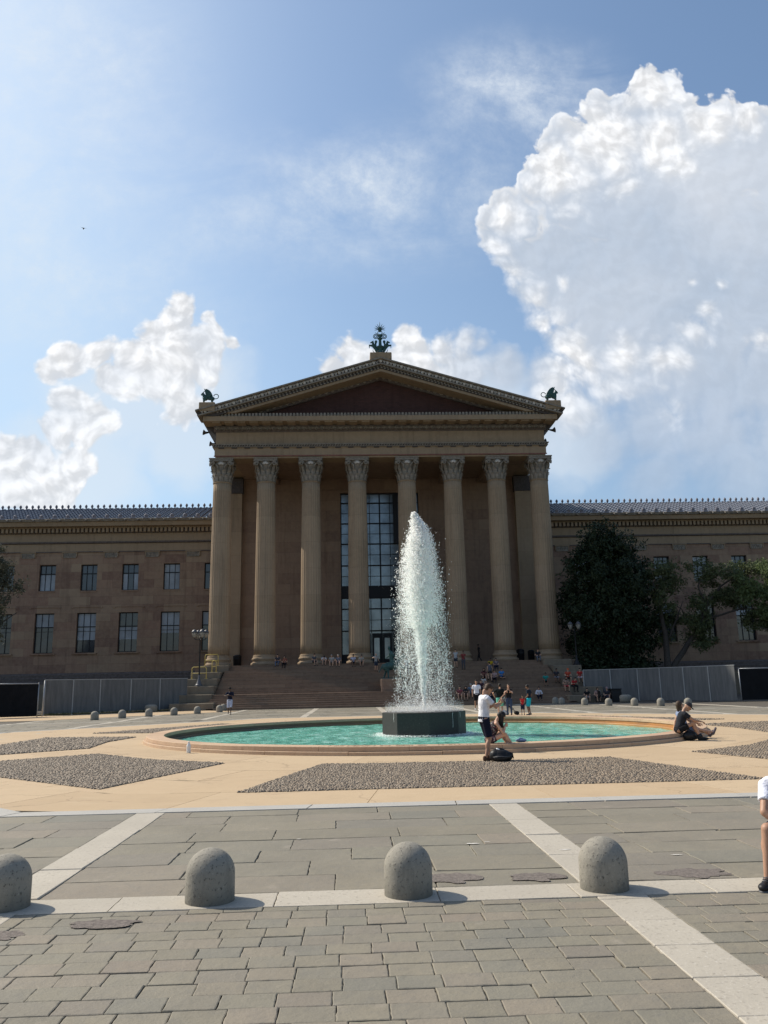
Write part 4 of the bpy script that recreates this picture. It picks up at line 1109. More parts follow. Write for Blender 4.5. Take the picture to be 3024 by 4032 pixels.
# ---- bollards
def bollard_mesh(r,h):
    m=MB(); prof=[(r*.985,-.06),(r,.01),(r*1.0,h-r)]
    for i in range(1,11): a=i/10*PI/2; prof.append((max(r*math.cos(a),.001),h-r+r*math.sin(a)))
    m.lathe(prof,n=40,cap=False); return m
NEARB=[(-2.76,7.02),(-1.15,7.03),(.44,7.04),(2.04,7.03),(3.66,7.05)]
FARL=[(-15.4,50.75),(-14.36,52.9),(-13.12,54.6),(-11.93,56.6),(-10.8,58.9),(-9.72,61.8),(-10.0,65.4)]
FARR=[(15.9,64.6),(15.95,62.8),(16.7,59.2),(17.63,56.6),(18.98,55.3),(20.09,53.5),(21.2,51.8)]
LB=['granite bollard cut by the left edge of the frame, foremost row','speckled granite bollard left of centre on the near pale band','speckled granite bollard at the centre of the near pale band','speckled granite bollard where two pale granite bands cross','granite bollard under the sitter at the right edge']
base=None
def boll(x,y,label,group,r=.195,h=.40,src=None):
    if src is None:
        o=bollard_mesh(r,h).build('granite_bollard',M['bollard'])
    else: o=src.copy(); COL.objects.link(o)
    o.location=(x,y,0); o.rotation_euler=(0,0,random.uniform(0,6)); o['label']=label; o['category']='bollard'; o['group']=group; return o
nb=None
for (x,y),l in zip(NEARB,LB):
    o=boll(x,y,l,'bollards across the near paving',src=nb); nb=nb or o
    if x==NEARB[-1][0]: o.scale=(.96,.96,.96)
orderL=['leftmost bollard of the far left row in front of the hoarding','second bollard from the left in front of the grey hoarding','third bollard from the left in front of the grey hoarding','fourth bollard from the left beside the stepped wall','fifth far bollard from the left below the lamp','front one of the two overlapping bollards left of the walker','rear one of the two overlapping bollards left of the walker']
orderR=['rear one of the paired bollards at the right stair foot','front one of the paired bollards at the right stair foot','bollard in front of the sitters by the right stair foot','bollard left of the black bin on the right','bollard right of the wide grey stone on the right','sunlit bollard before the right grey hoarding','bollard half hidden behind the capped sitter on the basin rim']
fb=None
for (x,y),l in list(zip(FARL,orderL))+list(zip(FARR,orderR)):
    o=boll(x,y,l,'bollards round the far side of the plaza',.24,.52,src=fb); fb=fb or o
for (x,y,l) in((-15.7,66.0,'wide domed stone behind the left bollards by the hoarding'),(21.5,64.6,'wide grey domed stone beside the black bin on the right')):
    m=MB(); prof=[(.46,-.05),(.47,.4)]+[(max(.01,.47-.19*(1-math.cos(i/6*PI/2))-.28*(i/6)**3),.4+.2*math.sin(i/6*PI/2)) for i in range(1,7)]
    m.lathe(prof,n=28); o=m.build('stone_block',M['bollard']); o.location=(x,y,0); tag(o,l,'stone block','wide stones by the hoardings')
# ---- street lamps
def lamp(name,label,loc,h,lit=False,rz=0):
    r=thing(name,label,'street lamp',loc,rz,'four globe street lamps')
    m=MB(); m.lathe([(.34,0),(.36,.08),(.27,.14),(.24,.22),(.17,.38),(.10,.62),(.075,.9),(.065,1.0)],n=16); m.build('foot',M['blackmetal'] if lit else M['lampcap'],r)
    m=MB(); m.lathe([(.075,.95),(.065,1.1),(.055,h-.9),(.08,h-.86),(.05,h-.8),(.05,h-.55)],n=14); m.build('pole',M['blackmetal'],r)
    for k in range(4):
        a=k*PI/2+.5; ca,sa=math.cos(a),math.sin(a); R=.52
        m=MB(); m.tube([(0,0,h-.82),(ca*R*.4,sa*R*.4,h-.90),(ca*R*.85,sa*R*.85,h-.86),(ca*R,sa*R,h-.72)],[.035,.03,.03,.045],8); arm=m.build('arm',M['blackmetal'],r)
        m=MB(); m.lathe([(.05,h-.74),(.13,h-.62),(.20,h-.40),(.215,h-.28)],(ca*R,sa*R,0),14); m.build('lamp_globe',M['lampglass'],arm)
        m=MB(); m.lathe([(.245,h-.30),(.25,h-.22),(.20,h-.15),(.13,h-.06),(.04,h-.01),(.02,h)],(ca*R,sa*R,0),14)
        for q in range(6):
            b_=q*PI/3; m.tube([(ca*R+.055*math.cos(b_),sa*R+.055*math.sin(b_),h-.74),(ca*R+.215*math.cos(b_),sa*R+.215*math.sin(b_),h-.42),(ca*R+.235*math.cos(b_),sa*R+.235*math.sin(b_),h-.28)],.012,4)
        m.build('lamp_cap',M['lampcap'],arm)
    return r
lamp('street_lamp','black four headed lamp post on the left stepped stone blocks',(-13.0,71.3,1.94),4.80)
lamp('street_lamp','dark four headed lamp post beside the big magnolia tree',(20.88,75.7,3.155),4.0,True)
# ---- yellow rails on the left blocks
def rail(x0,x1,y,z,label,h=1.03):
    r=thing('guard_rail',label,'railing',(x0,y,z),0,'yellow pipe rails on the left stone blocks')
    w=x1-x0; m=MB(); m.tube([(0,0,0),(0,0,h-.15),(.04,0,h-.04),(.15,0,h),(w-.15,0,h),(w-.04,0,h-.04),(w,0,h-.15),(w,0,0)],.032,8); m.build('hoop',M['yellow'],r)
    m=MB(); m.tube([(0,0,h*.48),(w,0,h*.48)],.028,8); m.build('middle_bar',M['yellow'],r)
    for x in(0,w):
        m=MB(); m.box(x-.14,x+.14,-.12,.12,0,.03); m.build('foot_plate',M['yellow'],r)
rail(-13.98,-12.73,73.2,2.56,'yellow pipe rail lowest on the left blocks, behind the lamp post')
rail(-12.60,-12.22,75.3,3.16,'narrow yellow pipe rail in the middle on the left blocks')
rail(-13.5,-12.3,76.8,3.77,'yellow pipe rail highest up, beside the first column base')
# ---- hoardings and fences
def hoarding(name,label,P,h,npan,z0=.12):
    r=thing(name,label,'hoarding',(P[0][0],P[0][1],0)); L=[]
    for i in range(len(P)-1):
        a,b_=Vector(P[i]),Vector(P[i+1]); k=npan[i]
        for j in range(k): L.append((a.lerp(b_,j/k),a.lerp(b_,(j+1)/k)))
    o0=Vector(P[0])
    for a,b_ in L:
        d=(b_-a); nrm=Vector((d.y,-d.x)).normalized(); 
        if nrm.y>0: nrm=-nrm
        a2,b2=a-o0,b_-o0; a3=a2+d.normalized()*.03; b3=b2-d.normalized()*.03; k=nrm*.03
        m=MB(); m.prism([(a3.x+k.x,a3.y+k.y),(b3.x+k.x,b3.y+k.y),(b3.x,b3.y),(a3.x,a3.y)],z0,h-.03+random.uniform(-.01,.01)); fixn(m.build('panel',M['ply'],r))
        m=MB(); k=nrm*.07; t=d.normalized()*.045; m.prism([(a2.x-t.x+k.x,a2.y-t.y+k.y),(a2.x+t.x+k.x,a2.y+t.y+k.y),(a2.x+t.x,a2.y+t.y),(a2.x-t.x,a2.y-t.y)],0,h); fixn(m.build('post',M['galvw'],r))
        m=MB(); m.prism([(a2.x+nrm.x*.05,a2.y+nrm.y*.05),(b2.x+nrm.x*.05,b2.y+nrm.y*.05),(b2.x-nrm.x*.02,b2.y-nrm.y*.02),(a2.x-nrm.x*.02,a2.y-nrm.y*.02)],h-.03,h+.03); fixn(m.build('top_rail',M['galvw'],r))
    return r
M['galvw']=simple('weathered_grey_batten',(.28,.285,.28),.7)
hoarding('plywood_hoarding','weathered grey plywood hoarding between the dark gate and the left stone blocks',[(-22.55,62.0),(-19.3,64.6),(-13.6,69.4)],2.58,[2,3])
hoarding('plywood_hoarding','weathered grey plywood hoarding between the magnolia and the right dark fence',[(19.9,70.3),(23.81,68.0),(28.3,60.0)],2.62,[2,4],.06)
def darkfence(label,P,h):
    r=thing('screened_fence',label,'fence',(P[0][0],P[0][1],0)); a,b_=Vector(P[0]),Vector(P[1]); d=b_-a; n=max(1,int(d.length/3)); t=d.normalized(); nr=Vector((t.y,-t.x))
    for j in range(n):
        p=d*(j/n)+t*.08; q=d*((j+1)/n)-t*.08
        m=MB(); N=14; vs=[];fs=[]
        for i in range(N+1):
            for k in range(5):
                pt=p.lerp(q,i/N); w=.03*math.sin(i*1.7+k+j*2); vs.append((pt.x+nr.x*w,pt.y+nr.y*w,.10+(h-.16)*k/4))
        for i in range(N):
            for k in range(4): a_=i*5+k; fs.append((a_,a_+5,a_+6,a_+1))
        m.add(vs,fs,True); m.build('mesh_screen',M['mesh'],r)
        for e in(p,q):
            m=MB(); m.tube([(e.x,e.y,0),(e.x,e.y,h+.05)],.035,8); m.build('post',M['galv'],r)
        m=MB(); m.tube([(p.x,p.y,h),(q.x,q.y,h)],.028,8); m.build('top_pipe',M['galv'],r)
    return r
darkfence('black screened chain fence at the far left beside the grey hoarding',[(-21.75,58.9),(-32.5,51.2)],2.30)
darkfence('black screened chain fence at the far right of the hoarding',[(28.45,59.9),(43,56.6)],2.36)
r=thing('fence_gate','pair of leaning galvanised gate posts chained together at the hoarding corner','gate',(-22.0,60.3,0))
for x,y in((0,0),(-.35,1.0)):
    m=MB(); m.tube([(x,y,0),(x+.06,y,2.5)],.045,8); m.build('post',M['galv'],r)
for z in(.35,1.1,2.0):
    m=MB(); m.tube([(.02,0,z),(-.33,1.0,z+.05)],.025,6); m.build('hinge_bar',M['galv'],r)
# ---- bins
def binn(loc,h,w,label):
    r=thing('litter_bin',label,'bin',loc,0,'black litter bins'); m=MB(); m.lathe([(w*.42,0),(w*.46,.03),(w*.5,h*.75),(w*.52,h*.78),(w*.5,h*.82)],n=14); m.build('bin_body',M['black'],r)
    m=MB(); m.lathe([(w*.52,h*.80),(w*.5,h*.88),(w*.32,h*.97),(w*.1,h)],n=14); m.build('lid',M['black'],r); 
    m=MB(); m.box(-w*.25,w*.25,-w*.53,-w*.45,h*.62,h*.74); m.build('slot',M['frame'],r); return r
binn((-11.25,81.9,PZ),1.2,.82,'black litter bin between the first two columns on the porch')
binn((16.95,81.9,PZ),1.25,.8,'black litter bin left of the rightmost column')
binn((18.4,83.6,PZ),1.2,.7,'black litter bin half behind the rightmost column')
r=thing('litter_bin','square black bin on the plaza before the right hoarding','bin',(21.3,66.6,0),.1,'black litter bins')
m=MB(); m.bbox(-.42,.42,-.4,.4,0,.98,.04); m.build('bin_body',M['black'],r); m=MB(); m.bbox(-.45,.45,-.43,.43,.98,1.06,.03); m.build('lid',M['black'],r)
m=MB(); m.box(-.3,.3,-.415,-.395,.70,.84); m.build('slot',M['frame'],r)
# ---- small things
r=thing('water_bottle','clear plastic bottle standing at the left foot of the basin','bottle',(-4.35,22.62,.008)); m=MB(); m.lathe([(.034,0),(.038,.01),(.037,.08),(.034,.10),(.038,.12),(.037,.17),(.015,.225),(.013,.24)],n=14); m.build('bottle_body',M['bottle'],r); m=MB(); m.lathe([(.017,.235),(.017,.258)],n=12); m.build('cap',M['white'],r); r.scale=(1.5,1.5,1.15)
r=thing('folded_jacket','slate blue folded jacket lying on the basin rim beside the seated woman','jacket',(4.2,20.8,.213),.2); r.scale=(.72,.8,.8)
m=MB(); m.ell((0,0,.05),(.21,.13,.055),None,14,8); m.ell((.05,.02,.09),(.13,.09,.03),Matrix.Rotation(.3,3,'Y'),10,6); o=m.build('jacket_fold',M['blue'],r); m=MB(); m.ell((-.12,-.06,.07),(.09,.05,.035),None,10,6); m.build('sleeve',M['blue'],r)
# black rucksack at the standing man's feet
bag=thing('rucksack','slumped black rucksack on the paving at the feet of the man in white','bag',(3.17,17.98,.006),-.05); bag.scale=(.88,.95,.92)
m=MB(); m.ell((0,0,.14),(.27,.15,.15),None,20,12); m.ell((-.12,0,.16),(.15,.13,.13),None,12,8); m.ell((.14,-.02,.13),(.16,.13,.12),None,12,8); m.ell((0,-.1,.10),(.18,.08,.09),None,12,8)
bb=m.build('bag_body',M['black'],bag); bb['rm']=.014
m=MB(); m.tube([(-.16,.02,.26),(-.1,.0,.31),(.02,-.02,.30),(.1,0,.27)],.016,8); m.build('strap',M['black'],bag)
m=MB(); m.tube([(.2,-.05,.22),(.28,-.08,.2),(.3,-.06,.08)],.014,8); m.build('strap',M['black'],bag)
m=MB(); m.ell((-.05,-.02,.285),(.06,.035,.02),Matrix.Rotation(.4,3,'Y'),8,6); m.build('towel',M['white'],bag)
m=MB(); m.tube([(-.2,-.13,.12),(0,-.19,.14),(.2,-.14,.12)],.008,5); m.build('zip',M['lampcap'],bag)
# stroller behind the basin
st=thing('pushchair','folded black pushchair beside the woman shading her face','pushchair',(8.45,44.2,0),0)
for s in(-.2,.2):
    m=MB(); m.tube([(-.35,s,.95),(-.05,s,.45),(.3,s,.12)],.018,6); m.build('frame_tube',M['galv'],st)
    m=MB(); m.tube([(-.25,s,.15),(.05,s,.5),(-.1,s,.75)],.016,6); m.build('frame_tube',M['galv'],st)
    for x in(.32,-.28):
        m=MB(); m.tube([(x,s-.03,.10),(x,s+.03,.10)],.10,14); m.build('wheel',M['black'],st)
m=MB(); m.obox((-.05,0,.42),.22,.17,.035,Matrix.Rotation(.6,3,'Y')); m.build('seat',M['black'],st)
wbag=thing('carrier_bag','white carrier bag on the ground behind the basin','bag',(8.02,43.9,0)); m=MB(); m.ell((0,0,.12),(.17,.12,.13),None,12,8); m.ell((.18,.03,.08),(.12,.1,.08),None,10,7); m.build('bag_body',M['white'],wbag); m=MB(); m.tube([(-.06,0,.22),(-.03,0,.32),(.04,0,.31),(.06,0,.22)],.01,5); m.build('handle',M['white'],wbag)
# wheelchair / scooter at right stair foot
wc=thing('wheelchair','black wheelchair parked among the sitters at the right stair foot','wheelchair',(20.05,66.2,0),.2)
for s in(-.27,.27):
    m=MB(); m.tube([(.30*math.cos(t*PI/10)-.1,s,.30+.30*math.sin(t*PI/10)) for t in range(21)],.02,6,cap=False); m.build('wheel',M['black'],wc)
    m=MB(); m.tube([(-.1,s,.3),(-.18,s,.9),(-.32,s,.95)],.015,6); m.build('frame_tube',M['galv'],wc)
m=MB(); m.box(-.15,.25,-.22,.22,.44,.50); m.build('seat',M['black'],wc); m=MB(); m.box(-.2,-.15,-.22,.22,.5,.9); m.build('backrest',M['black'],wc)
# distant bird
bd=thing('bird','tiny dark bird gliding high in the left sky','bird',(-129.4,367.2,225.0),.4)
m=MB(); m.ell((0,0,0),(.28,.9,.26),None,10,8); m.build('bird_body',M['black'],bd)
for s in(-1,1):
    m=MB(); m.add([(0,.4,.1),(s*.7,.3,.5),(s*1.7,-.5,.2),(s*.6,-.2,.35),(0,-.4,.1)],[(0,1,3,4),(1,2,3)]); m.build('wing',M['black'],bd)

M['bronze']=M['bronze']
def finish_rm(o,vox): o['rm']=vox; return o
def griffin(label,x,flip,y=77.75,z=29.5,k=1.0):
    r=thing('griffin_statue',label,'statue',(x,y,z),0,'bronze griffins on the roof corners'); r.scale=(k*flip,k,k)
    # faces -x
    m=MB()
    m.ell((-.28,0,.72),(.30,.20,.32),None,14,9); m.ell((.18,0,.68),(.34,.17,.22),None,14,9); m.ell((.45,0,.62),(.20,.17,.22),None,12,8); m.cap((-.38,0,.85),(-.50,0,1.14),.19,.12)
    m.ell((-.56,0,1.17),(.13,.10,.12),None,10,8); m.cap((-.60,0,1.15),(-.72,0,1.05),.07,.045); m.cap((-.60,0,1.08),(-.66,0,.98),.05,.03)
    for s in(-.11,.11):
        m.cap((-.42,s,.62),(-.44,s,.08),.10,.06); m.cap((-.44,s,.06),(-.52,s,.04),.06,.05)
        m.cap((.42,s,.55),(.36,s,.32),.13,.075); m.cap((.36,s,.32),(.50 if s>0 else .66,s,.10),.07,.05); m.cap((.50 if s>0 else .66,s,.08),(.42 if s>0 else .6,s,.04),.055,.05)
    b=m.build('statue_body',M['bronze'],r); b['rm']=.03
    m=MB(); pts=[]
    for i in range(13):
        t=i/12; a=-1.7+t*4.6; pts.append((.78+.24*math.cos(a),0,.86+.24*math.sin(a)))
    m.tube([(.5,0,.66),(.66,0,.62)]+pts,[.05]*2+[.042]*12+[.05],8); m.build('tail',M['bronze'],r)
    for s in(-.13,.13):
        m=MB()
        for i in range(9):
            a=1.9-.19*i; L=.80-.055*i; p0=Vector((-.12+.03*i,s,.80)); p1=p0+Vector((math.cos(a)*.8*L,s*.8,math.sin(a)*L)); p2=p1+Vector((-.05*(4-i)*.3-.07,0,.12))
            m.cap(p0,p1,.085,.05,8); m.cap(p1,p2,.03,.012,6)
        w=m.build('wing',M['bronze'],r); w['rm']=.028
    m=MB()
    for s in(-.05,.05): m.tube([(-.52,s,1.26),(-.44,s,1.38),(-.30,s*1.6,1.46)],[.03,.022,.01],6)
    m.build('horns',M['bronze'],r); return r
griffin('green bronze griffin facing left on the left roof corner',XC-17.35,1,k=1.0)
griffin('green bronze griffin facing right on the right roof corner',XC+17.35,-1,k=1.0)
# central roof sculpture: rearing winged horses either side of a scrolled palmette mast
fs_=thing('roof_finial_sculpture','green bronze finial of rearing winged horses and sunburst palmette at the gable apex','sculpture',(XC+.0,77.7,34.72))
m=MB(); m.lathe([(.34,0),(.36,.10),(.26,.16),(.24,.45),(.22,.62),(.36,.74),(.42,.84),(.36,.92),(.18,.96),(.155,1.3),(.14,1.65),(.25,1.75),(.27,1.82),(.15,1.88),(.14,2.10),(.17,2.2),(.06,2.3)],n=20); m.build('mast',M['bronze'],fs_)
def horse():
    m=MB()   # rearing, facing -x
    m.cap((-.42,0,.62),(-.70,0,1.05),.17,.20); m.cap((-.70,0,1.05),(-.74,0,1.40),.17,.10); m.cap((-.76,0,1.45),(-.98,0,1.34),.10,.06); m.cap((-.70,0,1.52),(-.68,0,1.60),.04,.02)
    m.ell((-.40,0,.58),(.19,.17,.20),None,12,8)
    for s in(-.09,.09):
        m.cap((-.45,s,.55),(-.36,s,.32),.12,.07); m.cap((-.36,s,.32),(-.48,s,.06),.06,.045); m.cap((-.48,s,.05),(-.56,s,.04),.05,.04)
        m.cap((-.84,s,1.02),(-1.12,s,1.06),.07,.05); m.cap((-1.12,s,1.06),(-1.10,s,.80),.045,.03)
    return m
for s in(1,-1):
    m=horse(); o=m.build('horse',M['bronze'],fs_); o['rm']=.025; o.scale=(s,1,1)
    m=MB()
    for i in range(7):
        a=1.15+.17*i; p0=Vector((-.56+.02*i,0,1.0)); L=.50+.02*i; p1=p0+Vector((math.cos(a)*L*.55+.12,0,math.sin(a)*L)); m.cap(p0,p1,.10,.06,8)
    m.cap((-.36,0,1.55),(-.46,0,1.5),.06,.04)
    w=m.build('wing',M['bronze'],o); w['rm']=.03
    m=MB(); m.tube([(-.34,0,.10),(-.55,0,.22),(-.76,0,.45),(-.72,0,.62)],[.05,.045,.035,.02],7); m.tube([(-.28,0,.04),(-.26,0,.3),(-.30,0,.5)],[.05,.04,.03],7); m.build('acanthus_curl',M['bronze'],o)
    m=MB(); pts=[]
    for i in range(26):
        t=i/25; a=PI*.1+t*4.1*PI; rr=.30*(1-.80*t); pts.append((-.42+rr*math.cos(a+.6),0,2.02+rr*math.sin(a+.6)))
    m.tube([(-.13,0,1.98)]+pts[:0]+pts,.04,7); m.tube([(-.10,0,2.15),(-.24,0,2.42),(-.16,0,2.62),(-.02,0,2.56)],[.06,.045,.04,.03],7); m.tube([(-.3,0,2.3),(-.5,0,2.52)],[.03,.012],6)
    o2=m.build('scroll',M['bronze'],fs_); o2.scale=(s,1,1)
m=MB(); m.ell((0,0,2.80),(.19,.10,.30),None,14,9)
for i in range(-4,5):
    a=i*.44; L=.56 if i==0 else .40-.02*abs(i); r0=.26
    c=Vector((0,0,2.84)); d=Vector((math.sin(a),0,math.cos(a))); m.tube([c+d*r0*.5,c+d*(r0+L*.4),c+d*(r0+L)],[.04,.038,.012],6)
m.build('sunburst',M['bronze'],fs_)
# bronze group on the middle stair block, mostly behind the water
eq=thing('equestrian_statue','dark green bronze horse and rider on the middle stair block behind the spray','statue',(3.55,71.7,2.24))
m=MB(); m.cap((-.5,0,1.0),(.55,0,1.25),.36,.38); m.cap((.6,0,1.4),(.95,0,1.95),.27,.17); m.cap((.98,0,2.0),(1.35,0,1.75),.17,.09)
for (x0,x1,z1,s) in((.55,.7,.0,.18),(.6,1.2,.55,-.18),(-.5,-.75,0,.2),(-.5,-.35,0,-.2)):
    m.cap((x0,s,1.05),((x0+x1)/2+.05,s,.55 if z1==0 else .95),.17,.10); m.cap(((x0+x1)/2+.05,s,.55 if z1==0 else .95),(x1,s,z1+.06),.09,.07)
m.cap((-.8,0,1.2),(-1.15,0,.55),.10,.05); b=m.build('horse',M['bronze'],eq); b['rm']=.05
m=MB(); m.cap((0,0,1.45),(-.05,0,2.15),.20,.22); m.ell((-.25,0,2.62),(.13,.13,.17),None,10,8); m.cap((-.1,0,2.2),(-.22,0,2.5),.09,.08)
for s in(-.3,.3): m.cap((0,s*.6,1.45),(.3,s*1.2,1.1),.13,.1); m.cap((.3,s*1.2,1.1),(.2,s*1.3,.7),.1,.07)
m.cap((-.05,.2,2.1),(-.55,.3,1.75),.08,.06); m.cap((-.05,-.2,2.1),(.4,-.3,1.8),.08,.06); b=m.build('rider',M['bronze'],eq); b['rm']=.05
m=MB(); m.box(-1.0,.9,-.5,.5,0,.08); m.build('base_slab',M['bronze'],eq)

def leaves(name,parent,clumps,n,size,mat,flat=.5,asp=.45,kind='stuff'):
    # clumps: (centre, radii). Leaves gather on twiglets spread near the surface of each clump.
    V=[];tot=sum((r[0]*r[1]*r[2])**(2/3) for c,r in clumps)
    P=[];N=[]
    for c,r in clumps:
        k=int(n*((r[0]*r[1]*r[2])**(2/3))/tot); nt=max(3,k//random.randint(10,26))
        d=RNG.normal(size=(nt,3)); d/=np.linalg.norm(d,axis=1)[:,None]; q=(.45+.6*RNG.random(nt)**.6)[:,None]
        T=np.array(c)+d*np.array(r)*q*(1+.18*RNG.normal(size=(nt,1)))
        idx=RNG.integers(0,nt,k); P.append(T[idx]+RNG.normal(size=(k,3))*size*1.3); N.append(d[idx]+RNG.normal(size=(k,3))*.8+np.array([0,0,.35]))
    P=np.concatenate(P);N=np.concatenate(N); N/=np.linalg.norm(N,axis=1)[:,None]
    n=len(P); A=RNG.normal(size=(n,3)); A-=N*(A*N).sum(1)[:,None]; A/=np.linalg.norm(A,axis=1)[:,None]; B=np.cross(N,A)
    s=size*RNG.uniform(.6,1.3,(n,1)); 
    v=np.stack([P-A*s,P+B*s*asp-N*s*.12,P+A*s,P-B*s*asp-N*s*.12],1).reshape(-1,3); f=(np.array([[0,1,2],[0,2,3]])[None]+4*np.arange(n)[:,None,None]).reshape(-1,3)
    o=np_mesh(name,v,f,mat,parent); return o
def tree(name,label,loc,branches,clumps,n,size,mat,group=None,asp=.45):
    r=thing(name,label,'tree',loc,0,group)
    L=Vector(loc)
    for i,(pts,rs) in enumerate(branches):
        m=MB(); pp=[Vector(p)-L for p in pts]
        # resample with wobble
        out=[];rr=[]
        for a in range(len(pp)-1):
            for t in (0,.33,.66): out.append(pp[a].lerp(pp[a+1],t)+Vector((random.gauss(0,.05),random.gauss(0,.05),0))*(0 if t==0 else 1)); rr.append(rs[a]+(rs[a+1]-rs[a])*t)
        out.append(pp[-1]);rr.append(rs[-1]); m.tube(out,rr,9); m.build('trunk' if i==0 else 'limb',M['bark'],r)
    leaves('crown',r,[((c[0]-L.x,c[1]-L.y,c[2]-L.z),q) for c,q in clumps],n,size,mat,asp=asp)
    return r
# magnolia
cl=[]
x0,y0=25.4,79
for (z,R) in((3.2,4.4),(5.2,4.8),(7.2,5.0),(9.2,4.9),(11.0,4.6),(12.6,4.1),(14.1,3.3),(15.4,2.2)):
    k=int(R*2.0)
    for i in range(k):
        a=2*PI*(i+random.random()*.6)/k; rr=R*random.uniform(.50,.80); q=random.uniform(1.0,1.7); cl.append(((x0+rr*math.cos(a),y0+rr*math.sin(a)*.9,z+random.uniform(-.7,.7)),(q,q,q*.85)))
    cl.append(((x0,y0,z),(R*.5,R*.5,1.3)))
tree('magnolia_tree','large dense dark green magnolia right of the portico behind the hoarding',(x0,y0,0),[([(x0,y0,0),(x0+.2,y0,5),(x0,y0,11),(x0,y0,15)],[.38,.3,.18,.06]),([(x0,y0,3),(x0-1.5,y0-.5,6),(x0-3,y0-1,8)],[.2,.13,.05]),([(x0,y0,3),(x0+1.7,y0-.5,6),(x0+3.2,y0-1,8.5)],[.2,.13,.05])],cl,42000,.19,M['leafm'])
# spreading tree with forked trunk
br=[([(29.9,77,0),(29.9,77,3.2),(29.95,77,6),(29.5,77,9),(29.2,77,11)],[.36,.32,.24,.15,.06]),
    ([(29.95,77,2.3),(31.5,77,4.2),(33.2,77,6.3),(34.2,77,8.6),(35.8,77,10.4),(37.5,77,11.4)],[.30,.26,.2,.16,.1,.04]),
    ([(33.2,77,6.3),(34.4,76.5,7.4),(37,76,8.1),(40.5,75.6,8.0)],[.14,.11,.08,.03]),
    ([(34.2,77,8.6),(33.6,77,10.4),(34.5,77,12)],[.11,.07,.03]),([(29.95,77,5),(31.2,76.8,7.4),(31.8,76.7,9)],[.12,.08,.03]),([(33.2,77,6.3),(32.2,77.2,7.7),(31.4,77.2,8.6)],[.1,.07,.03])]
cl=[]
for i in range(88):
    x=random.uniform(29.0,43.0); z=random.uniform(6.4,12.9)-.0*(x-30); 
    if x>37 and z<6.6: continue
    q=random.uniform(.45,1.0); cl.append(((x,77+random.uniform(-1.6,1.6),z),(q*1.3,q*1.2,q*.7)))
for i in range(10): cl.append(((random.uniform(29.6,34.5),77+random.uniform(-1,1),random.uniform(4.6,6.8)),(.9,.8,.6)))
tree('spreading_tree','thin leafed spreading tree with a forked dark trunk right of the magnolia',(29.9,77,0),br,cl,26000,.14,M['leafo'])
br=[([(43.5,74,0),(43.3,74,4),(42,74,7),(40.2,74,8.2),(38.0,73.6,8.9)],[.35,.3,.18,.1,.03]),([(42,74,7),(40.4,73.8,6.4),(38.2,73.5,6.0),(37.2,73.4,6.2)],[.14,.1,.06,.02]),([(42.6,74,6),(42,74,9),(41.5,74,12)],[.18,.12,.05])]
cl=[((random.uniform(36.2,43.5),74+random.uniform(-1,1),random.uniform(6.6,11.6)),(random.uniform(.4,.9),)*3) for i in range(46)]
cl=[c for c in cl if c[0][2]>6.6+(39-c[0][0])*0]
tree('light_tree','pale green tree reaching in at the right edge of the frame',(43.5,74,0),br,cl,9000,.14,M['leafl'])
br=[([(-34.5,75,0),(-34.4,75,4),(-33.8,75,8),(-33,75,12)],[.35,.3,.2,.08]),([(-34.2,75,5),(-32.2,75,7.5),(-30.2,75,8.8)],[.15,.1,.03]),([(-34,75,7),(-32,75,10.5),(-30.8,75,13)],[.13,.08,.03])]
cl=[]
for i in range(44):
    z=random.uniform(6.6,14.4); w=2.0+1.9*math.sin((z-6)/9.4*PI); x=-34.3+random.uniform(-.2,1)*w*1.02; q=random.uniform(.4,.9); cl.append(((x,75+random.uniform(-2,2),z),(q*1.1,q,q*.75)))
tree('dusty_tree','sparse grey green tree cut by the left edge of the frame',(-34.5,75,0),br,cl,10500,.13,M['leafg'])
# weeds at the hoarding foot
V=[];F=[]
for i in range(500):
    t=random.random(); x=-22.3+t*8.6+random.gauss(0,.15); y=61.7+t*6.6+random.gauss(0,.15); h=random.uniform(.06,.22); a=random.uniform(0,PI); o=len(V)
    V+= [(x-.02*math.cos(a),y,.08),(x+.02*math.cos(a),y,.08),(x+random.uniform(-.08,.08),y+random.uniform(-.05,.05),.08+h)]; F.append((o,o+1,o+2))
o=np_mesh('weeds',V,F,M['leafo']); o['kind']='stuff'; o['label']='thin weeds along the foot of the left hoarding'

SK={'light':simple('light_skin',(.52,.31,.21),.5,var=.08),'tan':simple('tanned_skin',(.40,.23,.15),.5,var=.08),'brown':simple('brown_skin',(.20,.11,.07),.5,var=.08),'dark':simple('deep_brown_skin',(.10,.058,.04),.5,var=.08)}
HR={'black':simple('black_hair',(.012,.010,.009),.6,var=.3,scale=40),'brown':simple('brown_hair',(.06,.035,.02),.6,var=.3,scale=40),'grey':simple('grey_hair',(.25,.24,.22),.6)}
_cm={}
def cloth(c):
    k=tuple(round(x,3) for x in c)
    if k not in _cm:
        m,t,b=material('cloth_%02d'%len(_cm)); p=objco(t); n=t.noise(p,9,4,.6)
        t.l.new(t.mix(t.mr(n,.3,.7),tuple(x*.82 for x in c),tuple(min(1,x*1.12) for x in c)),b.inputs['Base Color']); b.inputs['Roughness'].default_value=.9; b.inputs['Specular IOR Level'].default_value=.15
        t.l.new(t.bump(t.noise(p,11,3,.5,dist=1.2),.6,.03),b.inputs['Normal']); _cm[k]=m
    return _cm[k]
def floral(name,base,spots):
    m,t,b=material(name); p=objco(t); v=t.voro(p,26,out=0); d=t.voro(p,26,out=1)
    c=t.mix(t.mr(v,.16,.22,1,0),base,spots[0]); c=t.mix(t.mr(t.noise(p,30,2,.5),.60,.64),c,spots[1]); t.l.new(c,b.inputs['Base Color']); b.inputs['Roughness'].default_value=.9; return m
